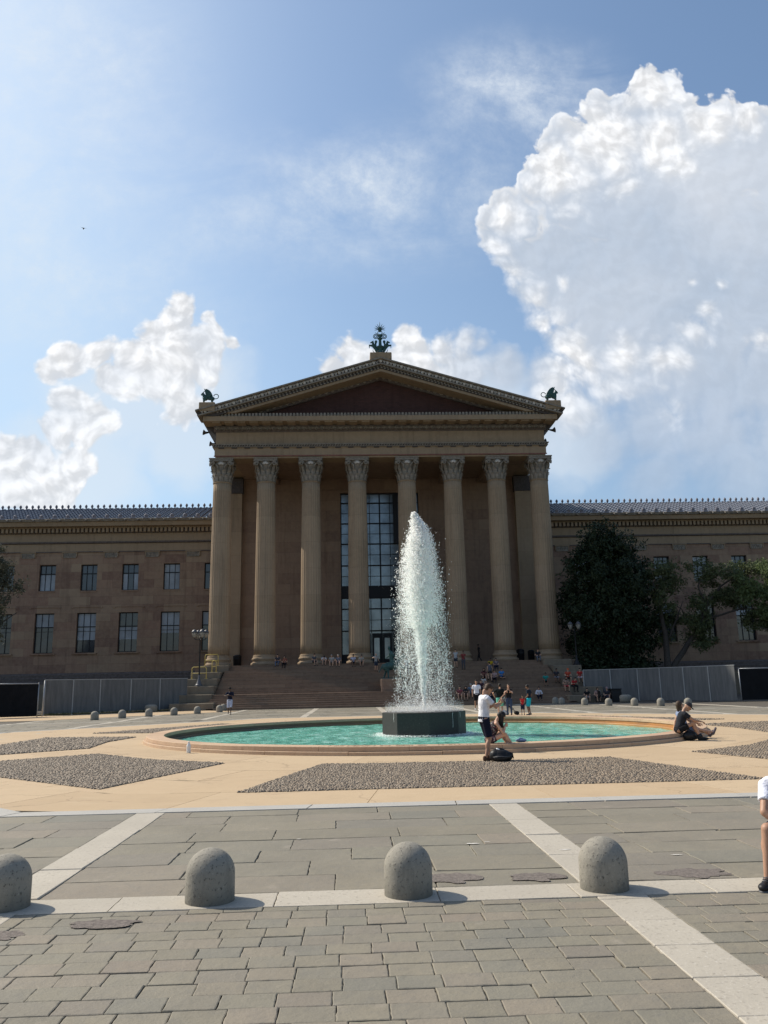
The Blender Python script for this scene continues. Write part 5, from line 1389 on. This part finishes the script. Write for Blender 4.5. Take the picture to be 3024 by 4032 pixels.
def ik(a,c,l1,l2,pole):
    a=Vector(a);c=Vector(c);d=c-a;L=d.length
    if L>(l1+l2)*.998: c=a+d*((l1+l2)*.998/L); d=c-a; L=d.length
    t=d/L; x=(l1*l1-l2*l2+L*L)/(2*L); h=math.sqrt(max(0,l1*l1-x*x)); p=Vector(pole); p=p-t*p.dot(t)
    if p.length<1e-4: p=Vector((0,1,0))-t*t.y
    p.normalize(); return a+t*x+p*h,c
def person(label,loc,rz,h,pose,skin='light',hair='black',hairlen=0,top=(.7,.7,.7),topmat=None,sleeve=.5,bottom=(.02,.02,.03),botmat=None,leg=.9,pants=False,shoes=(.03,.03,.03),vox=.028,hat=None,female=False,cat='person',group=None,dress=None,beard=False,bulk=1.0):
    r=thing('person',label,cat,loc,rz,group); k=h/1.75; r.scale=(k,k,k)
    P=Vector(pose.get('P',(0,0,.955))); lean=pose.get('lean',0); side=pose.get('side',0); tw=pose.get('twist',0)
    Rt=Matrix.Rotation(tw,3,'Z')@Matrix.Rotation(side,3,'Y')@Matrix.Rotation(-lean,3,'X')
    t=Rt@Vector((0,0,1)); s_=Rt@Vector((1,0,0)); f_=Rt@Vector((0,1,0))
    sw=.165 if female else .185; bw=(.92 if female else 1.0)*bulk
    N=P+t*.50; 
    Rh=Matrix.Rotation(tw+pose.get('hy',0),3,'Z')@Matrix.Rotation(-(lean*.6+pose.get('hp',0)),3,'X')
    H=N+t*.03+Rh@Vector((0,.025,.155))
    sh=[N-t*.06-s_*sw,N-t*.06+s_*sw]; hp=[P-s_*.09-t*.03,P+s_*.09-t*.03]
    ank=[Vector(a) for a in pose.get('ank',[(-.11,0,.08),(.11,0,.08)])]; kp=pose.get('kp',[(0,1,0),(0,1,0)])
    wr=pose.get('wr'); 
    if wr is None: wr=[N+Vector((-.24,.04,-.56)),N+Vector((.24,.04,-.56))]
    wr=[Vector(w) for w in wr]; ep=pose.get('ep',[(-.3,-1,0),(.3,-1,0)])
    kn=[];an=[];el=[];wi=[]
    for i in(0,1):
        a,b=ik(hp[i],ank[i],.435,.425,kp[i]); kn.append(a);an.append(b)
        a,b=ik(sh[i],wr[i],.29,.25,ep[i]); el.append(a);wi.append(b)
    b=MB(); near=vox<.015
    b.ell(P,(.155*bw,.115,.12),Rt); b.ell(P+t*.17,(.135*bw,.10,.15),Rt); b.ell(P+t*.34+f_*.01,(.158*bw,.115,.17),Rt); b.cap(sh[0]+s_*.04,sh[1]-s_*.04,.062,.062); b.cap(N-t*.06,N+t*.09+f_*.012,.056,.05)
    if female: 
        for q in(-1,1): b.ell(P+t*.34+f_*.085+s_*q*.07,(.06,.055,.06),Rt)
    b.ell(H+Rh@Vector((0,-.008,.02)),(.076,.094,.098),Rh,16,12); b.ell(H+Rh@Vector((0,.020,-.052)),(.056,.064,.062),Rh,12,9); b.cap(H+Rh@Vector((0,.075,-.085)),H+Rh@Vector((0,.06,-.095)),.022,.02)
    # face: brow, nose, lips, ears
    b.cap(H+Rh@Vector((0,.088,.012)),H+Rh@Vector((0,.108,-.022)),.010,.017,8); b.cap(H+Rh@Vector((-.04,.078,.030)),H+Rh@Vector((.04,.078,.030)),.012,.012,8); b.cap(H+Rh@Vector((-.018,.086,-.056)),H+Rh@Vector((.018,.086,-.056)),.009,.009,8)
    for q in(-1,1): b.ell(H+Rh@Vector((q*.078,-.002,-.005)),(.010,.020,.030),Rh,8,6)
    for i in(0,1):
        th=.086 if female else .082
        b.cap(hp[i],kn[i],th*bulk,.054,12); b.cap(kn[i],an[i],.052,.034,12); m_=kn[i].lerp(an[i],.33); dd=(an[i]-kn[i]).normalized(); back=dd.cross(Vector(s_)); 
        b.ell(m_+back*(.012 if back.y<0 else -.012),(.05,.055,.11),dd.to_track_quat('Z','Y').to_matrix(),10,8)
        b.cap(sh[i],el[i],.047*(.88 if female else 1),.037,10); b.cap(el[i],wi[i],.038,.025,10)
        # hand
        d=(wi[i]-el[i]).normalized(); hd=pose.get('hd',[None,None])[i]; 
        if hd is not None: d=Vector(hd).normalized()
        pn=pose.get('pn',[(1,0,0),(-1,0,0)])[i]; pn=Vector(pn); pn=(pn-d*pn.dot(d)).normalized(); sd=d.cross(pn)
        pc=wi[i]+d*.045; Mx=Matrix((sd,pn,d)).transposed(); b.ell(pc,(.040,.017,.052),Mx,10,8)
        cl=pose.get('curl',[.5,.5])[i]
        if vox<.022:
            for q,(o,L) in enumerate(((-.029,.062),(-.010,.074),(.010,.078),(.029,.070))):
                p0=wi[i]+d*.085+sd*o; c1=cl; p1=p0+(d*math.cos(c1*.6)+pn*math.sin(c1*.6))*L*.45; p2=p1+(d*math.cos(c1*1.6)+pn*math.sin(c1*1.6))*L*.35; p3=p2+(d*math.cos(c1*2.4)+pn*math.sin(c1*2.4))*L*.25
                b.cap(p0-d*.02,p1,.0095,.009,7); b.cap(p1,p2,.009,.008,7); b.cap(p2,p3,.008,.007,7)
            sg=-1 if i==0 else 1; p0=wi[i]+d*.025-sd*.028*sg*-1*-1; p1=p0-sd*sg*.028+d*.028+pn*.012; p2=p1+d*.03+pn*.014-sd*sg*.004; b.cap(p0,p1,.012,.010,7); b.cap(p1,p2,.010,.008,7)
        else:
            for o in(-.024,0,.024): b.cap(wi[i]+d*.07+sd*o,wi[i]+d*.13+sd*o+pn*.02,.012,.01,6)
            b.cap(wi[i]+d*.03,wi[i]+d*.07-sd*.05,.013,.011,6)
        if shoes is None and not pose.get('noshoe'):
            fd=Vector(pose.get('toe',[(0,1,0),(0,1,0)])[i]).normalized(); b.cap(an[i]-fd*.03-Vector((0,0,.03)),an[i]+fd*.14-Vector((0,0,.052)),.034,.022,10); b.ell(an[i]+fd*.15-Vector((0,0,.055)),(.04,.045,.018),fd.to_track_quat('Y','Z').to_matrix(),8,6)
            for q in range(5): 
                sdv=fd.cross(Vector((0,0,1))); b.cap(an[i]+fd*.15+sdv*(q-2)*.016-Vector((0,0,.058)),an[i]+fd*(.195-.006*abs(q-1))+sdv*(q-2)*.016-Vector((0,0,.062)),.011,.009,6)
    body=b.build('body',SK[skin],r); body['rm']=vox
    if shoes is not None:
        for i in(0,1):
            fd=Vector(pose.get('toe',[(0,1,0),(0,1,0)])[i]).normalized(); u=Vector(pose.get('sole',[(0,0,1),(0,0,1)])[i]); u=(u-fd*u.dot(fd)).normalized(); sdv=fd.cross(u); Mx=Matrix((sdv,fd,u)).transposed(); o=an[i]
            m=MB(); m.cap(o-fd*.03-u*.0,o-fd*.035-u*.035,.045,.042,10); m.cap(o-fd*.03-u*.035,o+fd*.13-u*.045,.042,.036,10); m.ell(o+fd*.13-u*.045,(.047,.06,.035),Mx,10,8)
            q=m.build('shoe',cloth(shoes),r); q['rm']=min(vox,.016)
    # clothes
    C=cloth(top) if topmat is None else topmat
    m=MB(); z0=pose.get('hem',-.06)
    ri=[(z0,.168,.128),(.05,.160,.122),(.18,.150,.116),(.32,.172,.130),(.42,.172,.122),(.475,.11,.085)]
    vs=[];fs=[];n=18
    for (z,rx,ry) in ri:
        for q in range(n):
            a=2*PI*q/n; fx=rx*bw*math.cos(a); fy=ry*math.sin(a)*(1.12 if (female and .25<z<.4 and math.sin(a)>0) else 1); vs.append(P+t*z+s_*fx+f_*fy)
    for j in range(len(ri)-1):
        for q in range(n): fs.append((j*n+q,j*n+(q+1)%n,(j+1)*n+(q+1)%n,(j+1)*n+q))
    fs+=[tuple(range(n-1,-1,-1)),tuple((len(ri)-1)*n+q for q in range(n))]; m.add(vs,fs)
    if sleeve>0:
        m.cap(sh[0]+s_*.03,sh[1]-s_*.03,.074,.074)
        for i in(0,1):
            L=sleeve; e=sh[i].lerp(el[i],min(1,L)); m.tube([sh[i]+(sh[i]-el[i]).normalized()*.02,sh[i],sh[i].lerp(e,.5),e],[.055,.068,.064,.062 if L<1 else .052],12)
            if L>1: m.cap(el[i],el[i].lerp(wi[i],min(.95,(L-1))),.05,.040,10)
    else:
        for i in(0,1): m.tube([P+t*.36+s_*(-1 if i==0 else 1)*.12,sh[i]*.75+N*.25+t*.03],[.06,.03],8)
    q=m.build('dress' if dress else ('jacket' if sleeve>1.5 else 'shirt'),C,r); q['rm']=min(vox,.02) if near is False else .011
    B=cloth(bottom) if botmat is None else botmat
    m=MB(); m.ell(P-t*.01,(.168*bw,.13,.13),Rt); 
    for i in(0,1):
        e=hp[i].lerp(kn[i],leg); m.tube([hp[i],hp[i].lerp(e,.5),e],[.10*bulk,.094*bulk,.084 if not pants else .072],12)
        if pants: m.cap(e,kn[i],.07,.066,12); m.tube([kn[i],kn[i].lerp(an[i],.5),kn[i].lerp(an[i],.97)],[.066,.056,.05],12)
    q=m.build('skirt' if dress else ('trousers' if pants else 'shorts'),B,r); q['rm']=min(vox,.02) if not near else .011
    # hair
    m=MB(); m.ell(H+Rh@Vector((0,-.020,.040)),(.088,.100,.092),Rh,16,12)
    if hairlen<.05: m.ell(H+Rh@Vector((0,-.045,-.005)),(.078,.062,.075),Rh,12,9); m.ell(H+Rh@Vector((0,.045,.085)),(.06,.045,.03),Rh,10,7)
    else:
        m.cap(H+Rh@Vector((0,-.05,.0)),H+Rh@Vector((0,-.055,0))-Vector((0,0,hairlen)),.082,.05,12)
        for q in(-1,1): m.cap(H+Rh@Vector((q*.072,-.01,.03)),H+Rh@Vector((q*.075,-.0,0))-Vector((0,0,hairlen*.9)),.034,.028,8)
    if not(hat and hairlen==0):
        q=m.build('hair',HR[hair],r); q['rm']=min(vox,.016)
    if hat is not None:
        m=MB(); m.ell(H+Rh@Vector((0,-.012,.062)),(.095,.108,.075),Rh,16,10); m.ell(H+Rh@Vector((0,.10,.045)),(.075,.085,.012),Rh,12,6); q=m.build('cap',cloth(hat),r); q['rm']=min(vox,.014)
    if near or vox<.022:
        for q in(-1,1):
            m=MB(); m.ell(H+Rh@Vector((q*.031,.083,.006)),(.012,.007,.006),Rh,8,6); m.build('eye',HR['black'],r)
    r['_w']=1; r['_k']=k
    info=dict(r=r,H=H,Rh=Rh,wi=wi,el=el,kn=kn,an=an,P=P,t=t,f=f_,s=s_,N=N)
    del r['_w']; del r['_k']
    return info
def child(info,m,name,mat,vox=None):
    o=m.build(name,mat,info['r']); 
    if vox: o['rm']=vox
    return o
def sit(seat=.32,foot=.42,spread=.12,lean=.25,**kw):
    d=dict(P=(0,0,.10),lean=lean,ank=[(-spread,foot,-seat+.08),(spread,foot,-seat+.08)],kp=[(-.15,.4,1),(.15,.4,1)],wr=[(-.14,.36,.26),(.14,.36,.26)],ep=[(-.6,-.6,-.2),(.6,-.6,-.2)],hp=.15)
    d.update(kw); return d
# --- 1 man in white T-shirt looking at his phone, foreground
p=person('man in white T-shirt and dark shorts looking down at a phone before the basin',(2.90,18.25,0.006),rad(-78),1.68,
  dict(P=(0,-.01,.955),lean=.06,hp=.62,ank=[(-.12,.12,.085),(.10,-.04,.085)],wr=[(-.06,.40,1.27),(.08,.40,1.28)],ep=[(-.7,-.5,-.9),(.7,-.5,-.9)],hd=[(.3,.5,.75),(-.3,.5,.75)],pn=[(.8,.1,.3),(-.8,.1,.3)],curl=[.7,.7],hem=-.10),
  'tan','brown',0,(.74,.74,.76),sleeve=.62,bottom=(.012,.014,.028),leg=.92,shoes=(.10,.055,.035),vox=.010)
m=MB(); m.obox(p['wi'][0].lerp(p['wi'][1],.5)+Vector((0,.085,.06)),.037,.006,.072,Matrix.Rotation(-.6,3,'X')); child(p,m,'phone',M['frame'])
m=MB(); w=p['wi'][1]; d=(w-p['el'][1]).normalized(); m.tube([w-d*.035,w-d*.012],.031,14); child(p,m,'wristband',M['yellow'])
# --- 2 woman seated on the rim
p=person('dark haired woman in floral playsuit sitting bent over on the basin rim in front',(3.40,20.62,.212),rad(-92),1.66,
  dict(P=(0,-.02,.10),lean=.42,hp=.55,ank=[(-.20,.50,-.13),(.10,.60,-.13)],kp=[(-.25,.5,1),(.2,.5,1)],wr=[(-.05,.40,.42),(.06,.40,.44)],ep=[(-.7,-.3,-.8),(.7,-.3,-.8)],hd=[(.4,.5,.6),(-.4,.5,.6)],pn=[(.8,0,.3),(-.8,0,.3)],curl=[.9,.9]),
  'light','black',.30,topmat=floral('dark_floral_print',(.018,.012,.016),[(.35,.08,.12),(.35,.33,.30)]),botmat=floral('pink_floral_print',(.04,.018,.025),[(.42,.16,.20),(.5,.45,.42)]),sleeve=0,leg=.42,shoes=None,vox=.011,female=True,dress=True)
m=MB(); w=p['wi'][0]; d=(w-p['el'][0]).normalized(); m.tube([w-d*.05,w-d*.02],.032,14); child(p,m,'wristband',M['yellow'])
# --- 3, 4 couple on the right of the rim
p=person('man in black T-shirt and dark cap sitting on the right end of the basin rim',(9.03,22.88,.212),rad(-97),1.72,
  dict(P=(0,0,.11),lean=.36,hp=.5,ank=[(-.02,.62,-.125),(.17,.52,-.125)],kp=[(-.1,.3,1),(.1,.3,1)],wr=[(-.05,.56,.26),(.12,.60,.30)],ep=[(-.7,-.3,-.4),(.7,-.3,-.4)],curl=[.8,.8],pn=[(0,0,-1),(0,0,-1)]),
  'tan','black',0,(.022,.024,.030),sleeve=.55,bottom=(.012,.012,.014),leg=.62,shoes=(.02,.022,.022),vox=.013,hat=(.045,.045,.05))
m=MB(); 
for i in(0,1): a=p["an"][i]; d=(p['kn'][i]-a).normalized(); m2=MB(); m2.tube([a,a+d*.10],.043,12); child(p,m2,'sock',M['black'])
person('woman with fair ponytail leaning back on one arm beside the man in the cap',(9.50,23.62,.212),rad(-88),1.64,
  dict(P=(0,-.02,.10),lean=-.18,hp=.1,ank=[(-.08,.80,-.12),(.06,.86,-.05)],kp=[(0,.2,1),(0,.2,1)],wr=[(-.22,-.26,-.0),(.16,.34,.22)],ep=[(-.5,-.6,0),(.5,-.4,-.2)],toe=[(-.05,.5,.8),(.0,.45,.9)],sole=[(0,-.8,.5),(0,-.8,.4)]),
  'light','brown',.16,(.22,.26,.38),sleeve=.3,bottom=(.10,.13,.20),leg=.55,shoes=(.13,.11,.12),vox=.015,female=True)
bag2=thing('rucksack','black bag on the ground in the shade below the man in the cap','bag',(9.30,22.80,.01),.3)
m=MB(); m.ell((0,0,.13),(.22,.14,.14),None,16,10); m.ell((.1,.02,.1),(.16,.12,.1),None,10,8); o=m.build('bag_body',M['black'],bag2); o['rm']=.015; m=MB(); m.tube([(-.1,0,.24),(0,.03,.30),(.1,0,.23)],.012,6); m.build('strap',M['black'],bag2)
# --- 5 man at left
person('man in dark navy shirt and long white shorts walking before the left stairs',(-8.03,55.3,0),rad(178),1.76,
  dict(lean=.04,hp=.25,ank=[(-.10,.20,.08),(.12,-.20,.12)],wr=[(-.05,.34,1.22),(.10,.34,1.26)],ep=[(-1,-.3,-.6),(1,-.3,-.6)],curl=[.8,.8]),
  'dark','black',0,(.014,.016,.032),sleeve=.9,bottom=(.50,.52,.62),leg=1.12,shoes=(.25,.23,.2),vox=.02,hat=(.012,.012,.012))
# --- 6 walker in white
person('tall man in white T-shirt and black shorts walking toward the basin from the stairs',(7.98,52.9,0),rad(172),1.90,
  dict(ank=[(-.09,.16,.08),(.10,-.16,.10)]),'tan','black',0,(.78,.78,.82),sleeve=.6,bottom=(.014,.014,.016),leg=.85,shoes=(.7,.7,.7),vox=.02)
# --- 7 back view mint shorts
person('heavy man in black T-shirt and mint green shorts seen from behind beyond the basin',(7.86,43.9,0),rad(-8),1.64,
  dict(wr=[(-.30,.14,1.02),(.10,-.19,1.02)],ep=[(-1,-.2,0),(1,-.6,0)],side=.04),'light','black',0,(.012,.016,.016),sleeve=.75,bottom=(.16,.52,.40),leg=.98,shoes=(.05,.05,.05),vox=.018,bulk=1.28)
# --- 8 woman hands to face
person('long haired woman in black top and jeans raising both hands to her face',(8.30,43.7,0),rad(165),1.60,
  dict(wr=[(-.05,.20,1.42),(.05,.20,1.42)],ep=[(-.9,.2,-.8),(.9,.2,-.8)],hd=[(.1,-.2,1),(-.1,-.2,1)]),'light','brown',.26,(.014,.014,.016),sleeve=.3,bottom=(.05,.075,.13),pants=True,leg=1,shoes=(.03,.03,.03),vox=.018,female=True)
# --- 9 child 10 man with turquoise shorts
person('small child in red vest and navy shorts beside the man in turquoise shorts',(8.95,43.4,0),rad(160),1.02,
  dict(wr=[(-.12,.22,1.05),(.10,.26,1.10)]),'tan','black',0,(.50,.03,.035),sleeve=.15,bottom=(.02,.025,.05),leg=1.02,shoes=(.2,.2,.2),vox=.026)
person('man in navy T-shirt and bright turquoise shorts behind the basin',(9.30,43.4,0),rad(55),1.56,
  dict(hp=.35,wr=[(-.20,.16,.98),(.2,.12,.98)]),'brown','black',0,(.012,.020,.035),sleeve=.6,bottom=(.02,.46,.56),leg=1.0,shoes=(.1,.1,.1),vox=.018)
# --- 11 right edge sitter on the last bollard
p=person('man in white T-shirt and dark trainers sitting on the bollard at the right edge',(3.675,7.08,.375),rad(158),1.60,
  dict(noshoe=1,P=(0,0,.04),lean=.41,hp=.2,ank=[(-.24,.34,-.335),(.27,.38,-.335)],kp=[(-.15,.6,.9),(.12,.6,1)],wr=[(-.05,.44,.08),(.05,.42,.07)],ep=[(-1,.3,-.3),(1,.5,-.3)],toe=[(-.25,1,0),(.40,1,0)],curl=[.8,.8]),
  'tan','brown',0,(.74,.75,.82),sleeve=.62,bottom=(.03,.03,.045),leg=.60,shoes=None,vox=.0095)
for i in(0,1):
    a=p['an'][i]; fd=Vector([(-.25,1,0),(.40,1,0)][i]).normalized(); sdv=fd.cross(Vector((0,0,1))); Mx=Matrix((sdv,fd,Vector((0,0,1)))).transposed()
    m=MB(); m.cap(a-fd*.02,a-fd*.035-Vector((0,0,.03)),.046,.046,12); m.cap(a-fd*.035-Vector((0,0,.03)),a+fd*.12-Vector((0,0,.035)),.046,.038,12); m.ell(a+fd*.13-Vector((0,0,.038)),(.048,.062,.036),Mx,12,9); o=child(p,m,'shoe',M['black'],.009)
    m=MB(); m.ell(a+fd*.045-Vector((0,0,.070)),(.058,.150,.017),Mx,20,8); o2=m.build('sole',M['lampcap'],o)
    m=MB()
    for q in range(5): c=a+fd*(.035+.022*q)+Vector((0,0,.018-.010*q)); m.tube([c-sdv*.028,c+Vector((0,0,.008)),c+sdv*.028],.0045,5)
    m.tube([a+fd*.02-sdv*.045,a+fd*.05-sdv*.048-Vector((0,0,.04)),a-fd*.03-sdv*.045-Vector((0,0,.05))],.006,5)
    m.build('laces',M['lampcap'],o)
# --- sitters and standers on the stairs  (x,y,z of the tread the feet stand on)
def seated(label,X,Y,Z,rz=180,h=1.7,seat=.33,back=.42,**kw):
    pose=kw.pop('pose',None) or sit(seat=seat/ (h/1.75),foot=back/(h/1.75),**kw.pop('ps',{}))
    return person(label,(X,Y+back if rz else Y,Z+seat),rad(rz),h,pose,vox=.026,group='visitors sitting on the stairs',**kw)
SEATED=[
 ('sitter in white blouse and dark trousers low on the right stairs',15.37,67.5,.17,dict(top=(.62,.62,.68),bottom=(.015,.015,.03),pants=True,sleeve=1.8,female=True,hairlen=.12,hair='black')),
 ('sitter in teal shirt on the right end of the landing',16.9,71.2,1.34,dict(top=(.03,.25,.22),bottom=(.03,.03,.04),skin='brown')),
 ('sitter in black shirt and white shorts near the wheelchair',19.1,66.6,.0,dict(top=(.02,.02,.022),bottom=(.40,.40,.40),leg=.7)),
 ('sitter in pale pink top behind the wheelchair',19.85,66.3,.0,dict(top=(.45,.28,.25),bottom=(.03,.03,.05),female=True,hairlen=.2,hair='brown')),
 ('sitter with one bare leg stretched out beside the black bin',20.65,66.2,.0,dict(top=(.05,.05,.06),bottom=(.10,.12,.18),hat=(.3,.2,.2),pose=sit(ank=[(-.1,.42,-.25),(.35,.72,.02)],kp=[(-.1,.4,1),(.1,.2,1)]))),
 ('sitter in yellow T-shirt high on the right stairs',12.82,75.5,2.79,dict(top=(.50,.34,.02),bottom=(.05,.06,.05),skin='brown')),
 ('curly haired sitter in grey top beside the yellow T-shirt',13.35,75.5,2.79,dict(top=(.16,.14,.16),bottom=(.02,.025,.05),pants=True,female=True,hairlen=.10)),
 ('sitter in bright blue T-shirt cross legged in the middle of the right stairs',13.3,72.8,1.82,dict(top=(.05,.20,.50),bottom=(.03,.03,.04),pose=sit(ank=[(.14,.26,-.06),(-.14,.30,-.06)],kp=[(-1,.4,.2),(1,.4,.2)]),skin='tan')),
 ('sitter in maroon top with long dark hair left of the grey tank top',11.76,72.8,1.82,dict(top=(.12,.04,.05),bottom=(.05,.03,.03),female=True,hairlen=.26,hair='black')),
 ('sitter in pale pink shirt right of the grey tank top',12.6,72.4,1.66,dict(top=(.42,.30,.30),bottom=(.02,.02,.03),pants=True)),
 ('sitter in printed white T-shirt just above the landing',11.2,69.7,1.18,dict(top=(.50,.48,.45),bottom=(.05,.03,.03),female=True,hairlen=.2)),
 ('sitter in dark plum clothes on the landing behind the white walker',10.73,68.4,.84,dict(top=(.06,.03,.04),bottom=(.03,.02,.03))),
 ('sitter in navy at the stair foot behind the phone man',11.35,67.0,.17,dict(top=(.02,.03,.07),bottom=(.02,.03,.06),pants=True)),
 ('sitter in red patterned top seen through the spray edge',8.84,67.4,.34,dict(top=(.22,.07,.08),bottom=(.25,.20,.18),leg=.5)),
 ('sitter in black with bare legs beside the spray',9.35,67.4,.34,dict(top=(.03,.03,.035),bottom=(.03,.03,.035),leg=.4,female=True,hairlen=.2)),
 ('sitter in blue patterned shirt left of the white walker',9.85,67.8,.5,dict(top=(.12,.17,.24),bottom=(.20,.23,.28),hat=(.3,.3,.28))),
 ('sitter in navy leaning at the foot of the rightmost column',17.7,77.2,3.6,dict(top=(.02,.022,.03),bottom=(.14,.15,.18),pants=True)),
 ('sitter in dark T-shirt and jeans between the second and third columns',-6.87,77.4,3.60,dict(top=(.05,.05,.06),bottom=(.10,.13,.20),pants=True)),
 ('sitter in orange and black between the second and third columns',-6.2,77.1,3.44,dict(top=(.20,.07,.05),bottom=(.015,.015,.02),pants=True,female=True,hairlen=.15)),
 ('sitter with outstretched arm at the third column base',-3.55,77.45,3.60,dict(top=(.10,.10,.11),bottom=(.05,.05,.06),rz=215)),
 ('sitter bending forward in a white shirt right of the third column',-2.6,77.4,3.60,dict(top=(.66,.66,.70),bottom=(.03,.03,.04),ps=dict(lean=.9,hp=.5))),
 ('sitter in pale grey T-shirt second from the third column',-1.83,77.1,3.44,dict(top=(.33,.32,.30),bottom=(.25,.22,.20),hair='grey')),
 ('sitter in slate shirt just left of the tall window',-1.2,77.1,3.44,dict(top=(.14,.15,.19),bottom=(.10,.10,.12),hair='grey')),
 ('sitter in white top under the fourth column',.16,77.1,3.44,dict(top=(.48,.48,.58),bottom=(.05,.05,.06),skin='brown')),
 ('sitter in cream shirt leaning on his knees under the fourth column',.9,76.9,3.44,dict(top=(.40,.37,.33),bottom=(.08,.07,.06),ps=dict(lean=.5))),
]
for L_,X,Y,Z,kw in SEATED:
    rz=kw.pop('rz',180+random.uniform(-14,14)); seated(L_,X,Y,Z,rz,random.uniform(1.62,1.74),**kw)
# people on and round the right cheek blocks
def cheeksit(label,X,Y,Z,**kw): return person(label,(X,Y,Z),rad(kw.pop('rz',180)),1.7,sit(seat=.45,foot=.38,spread=.16,**kw.pop('ps',{})),vox=.026,group='visitors on the right stone blocks',**kw)
cheeksit('sitter in red T-shirt and white shorts alone on the right stone blocks',19.8,71.2,1.96,top=(.45,.04,.035),bottom=(.55,.55,.60),leg=.75)
cheeksit('sitter in red shirt and black trousers leaning forward on the low right block',18.62,69.15,1.27,top=(.40,.03,.035),bottom=(.02,.02,.022),pants=True,ps=dict(lean=.6),rz=200)
cheeksit('sitter in beige top between the two red shirts on the right blocks',18.05,69.3,1.27,top=(.28,.20,.16),bottom=(.40,.05,.06),female=True,hairlen=.2)
cheeksit('sitter in orange cap behind the red shirt on the right blocks',18.7,71.0,1.95,top=(.42,.07,.04),bottom=(.05,.03,.03),hat=(.60,.10,.03))
cheeksit('sitter in black and white among the right blocks',18.0,72.2,2.0,top=(.04,.04,.05),bottom=(.25,.25,.28),skin='brown')
def stand(label,X,Y,Z,rz,h,pose=None,**kw): return person(label,(X,Y,Z),rad(rz),h,pose or {},vox=.026,group='visitors standing on the stairs and porch',**kw)
stand('standing figure in grey tank top with backpack climbing the right stairs',12.2,72.4,1.82,10,1.72,dict(ank=[(-.1,.18,.24),(.1,-.1,.08)],lean=.2),top=(.10,.10,.12),bottom=(.03,.03,.035),leg=.5,skin='light',sleeve=.1)
stand('dark figure walking along the porch between the sixth and seventh columns',12.55,80.3,PZ,95,1.70,dict(ank=[(-.06,.22,.08),(.06,-.22,.12)],lean=.08),top=(.015,.015,.017),bottom=(.015,.015,.018),pants=True,skin='dark')
stand('standing figure in white vest at the top step beside the spray',9.70,76.3,3.11,170,1.72,top=(.40,.42,.42),bottom=(.04,.04,.05),leg=.7,sleeve=.15)
stand('standing figure in maroon shirt and grey trousers two steps below the white vest',10.32,75.6,2.95,160,1.72,dict(wr=[(-.1,.25,1.3),(.12,.25,1.3)]),top=(.20,.04,.04),bottom=(.07,.07,.08),pants=True,skin='brown')
stand('blonde standing figure in pale top left of the bronze horse',2.25,75.5,2.95,200,1.65,dict(wr=[(-.3,.1,.95),(.3,.35,1.3)]),top=(.34,.34,.32),bottom=(.03,.04,.06),female=True,hairlen=.2,hair='grey')
stand('standing figure in white shirt right of the bronze horse',5.0,74.3,2.46,185,1.7,top=(.45,.45,.45),bottom=(.05,.05,.07),pants=True)

# ---- bake the voxel-smoothed bodies into plain meshes
_jobs=[o for o in bpy.data.objects if o.type=='MESH' and 'rm' in o]
_seen={}
for o in _jobs:
    if o.data.name in _seen: continue
    m=o.modifiers.new('r','REMESH'); m.mode='VOXEL'; m.voxel_size=o['rm']; m.use_smooth_shade=True
    s=o.modifiers.new('s','SMOOTH'); s.factor=.5; s.iterations=2
bpy.context.view_layer.update()
_dg=bpy.context.evaluated_depsgraph_get()
for o in _jobs:
    me=bpy.data.meshes.new_from_object(o.evaluated_get(_dg)); me.name=o.name
    o.modifiers.clear(); o.data=me; del o['rm']
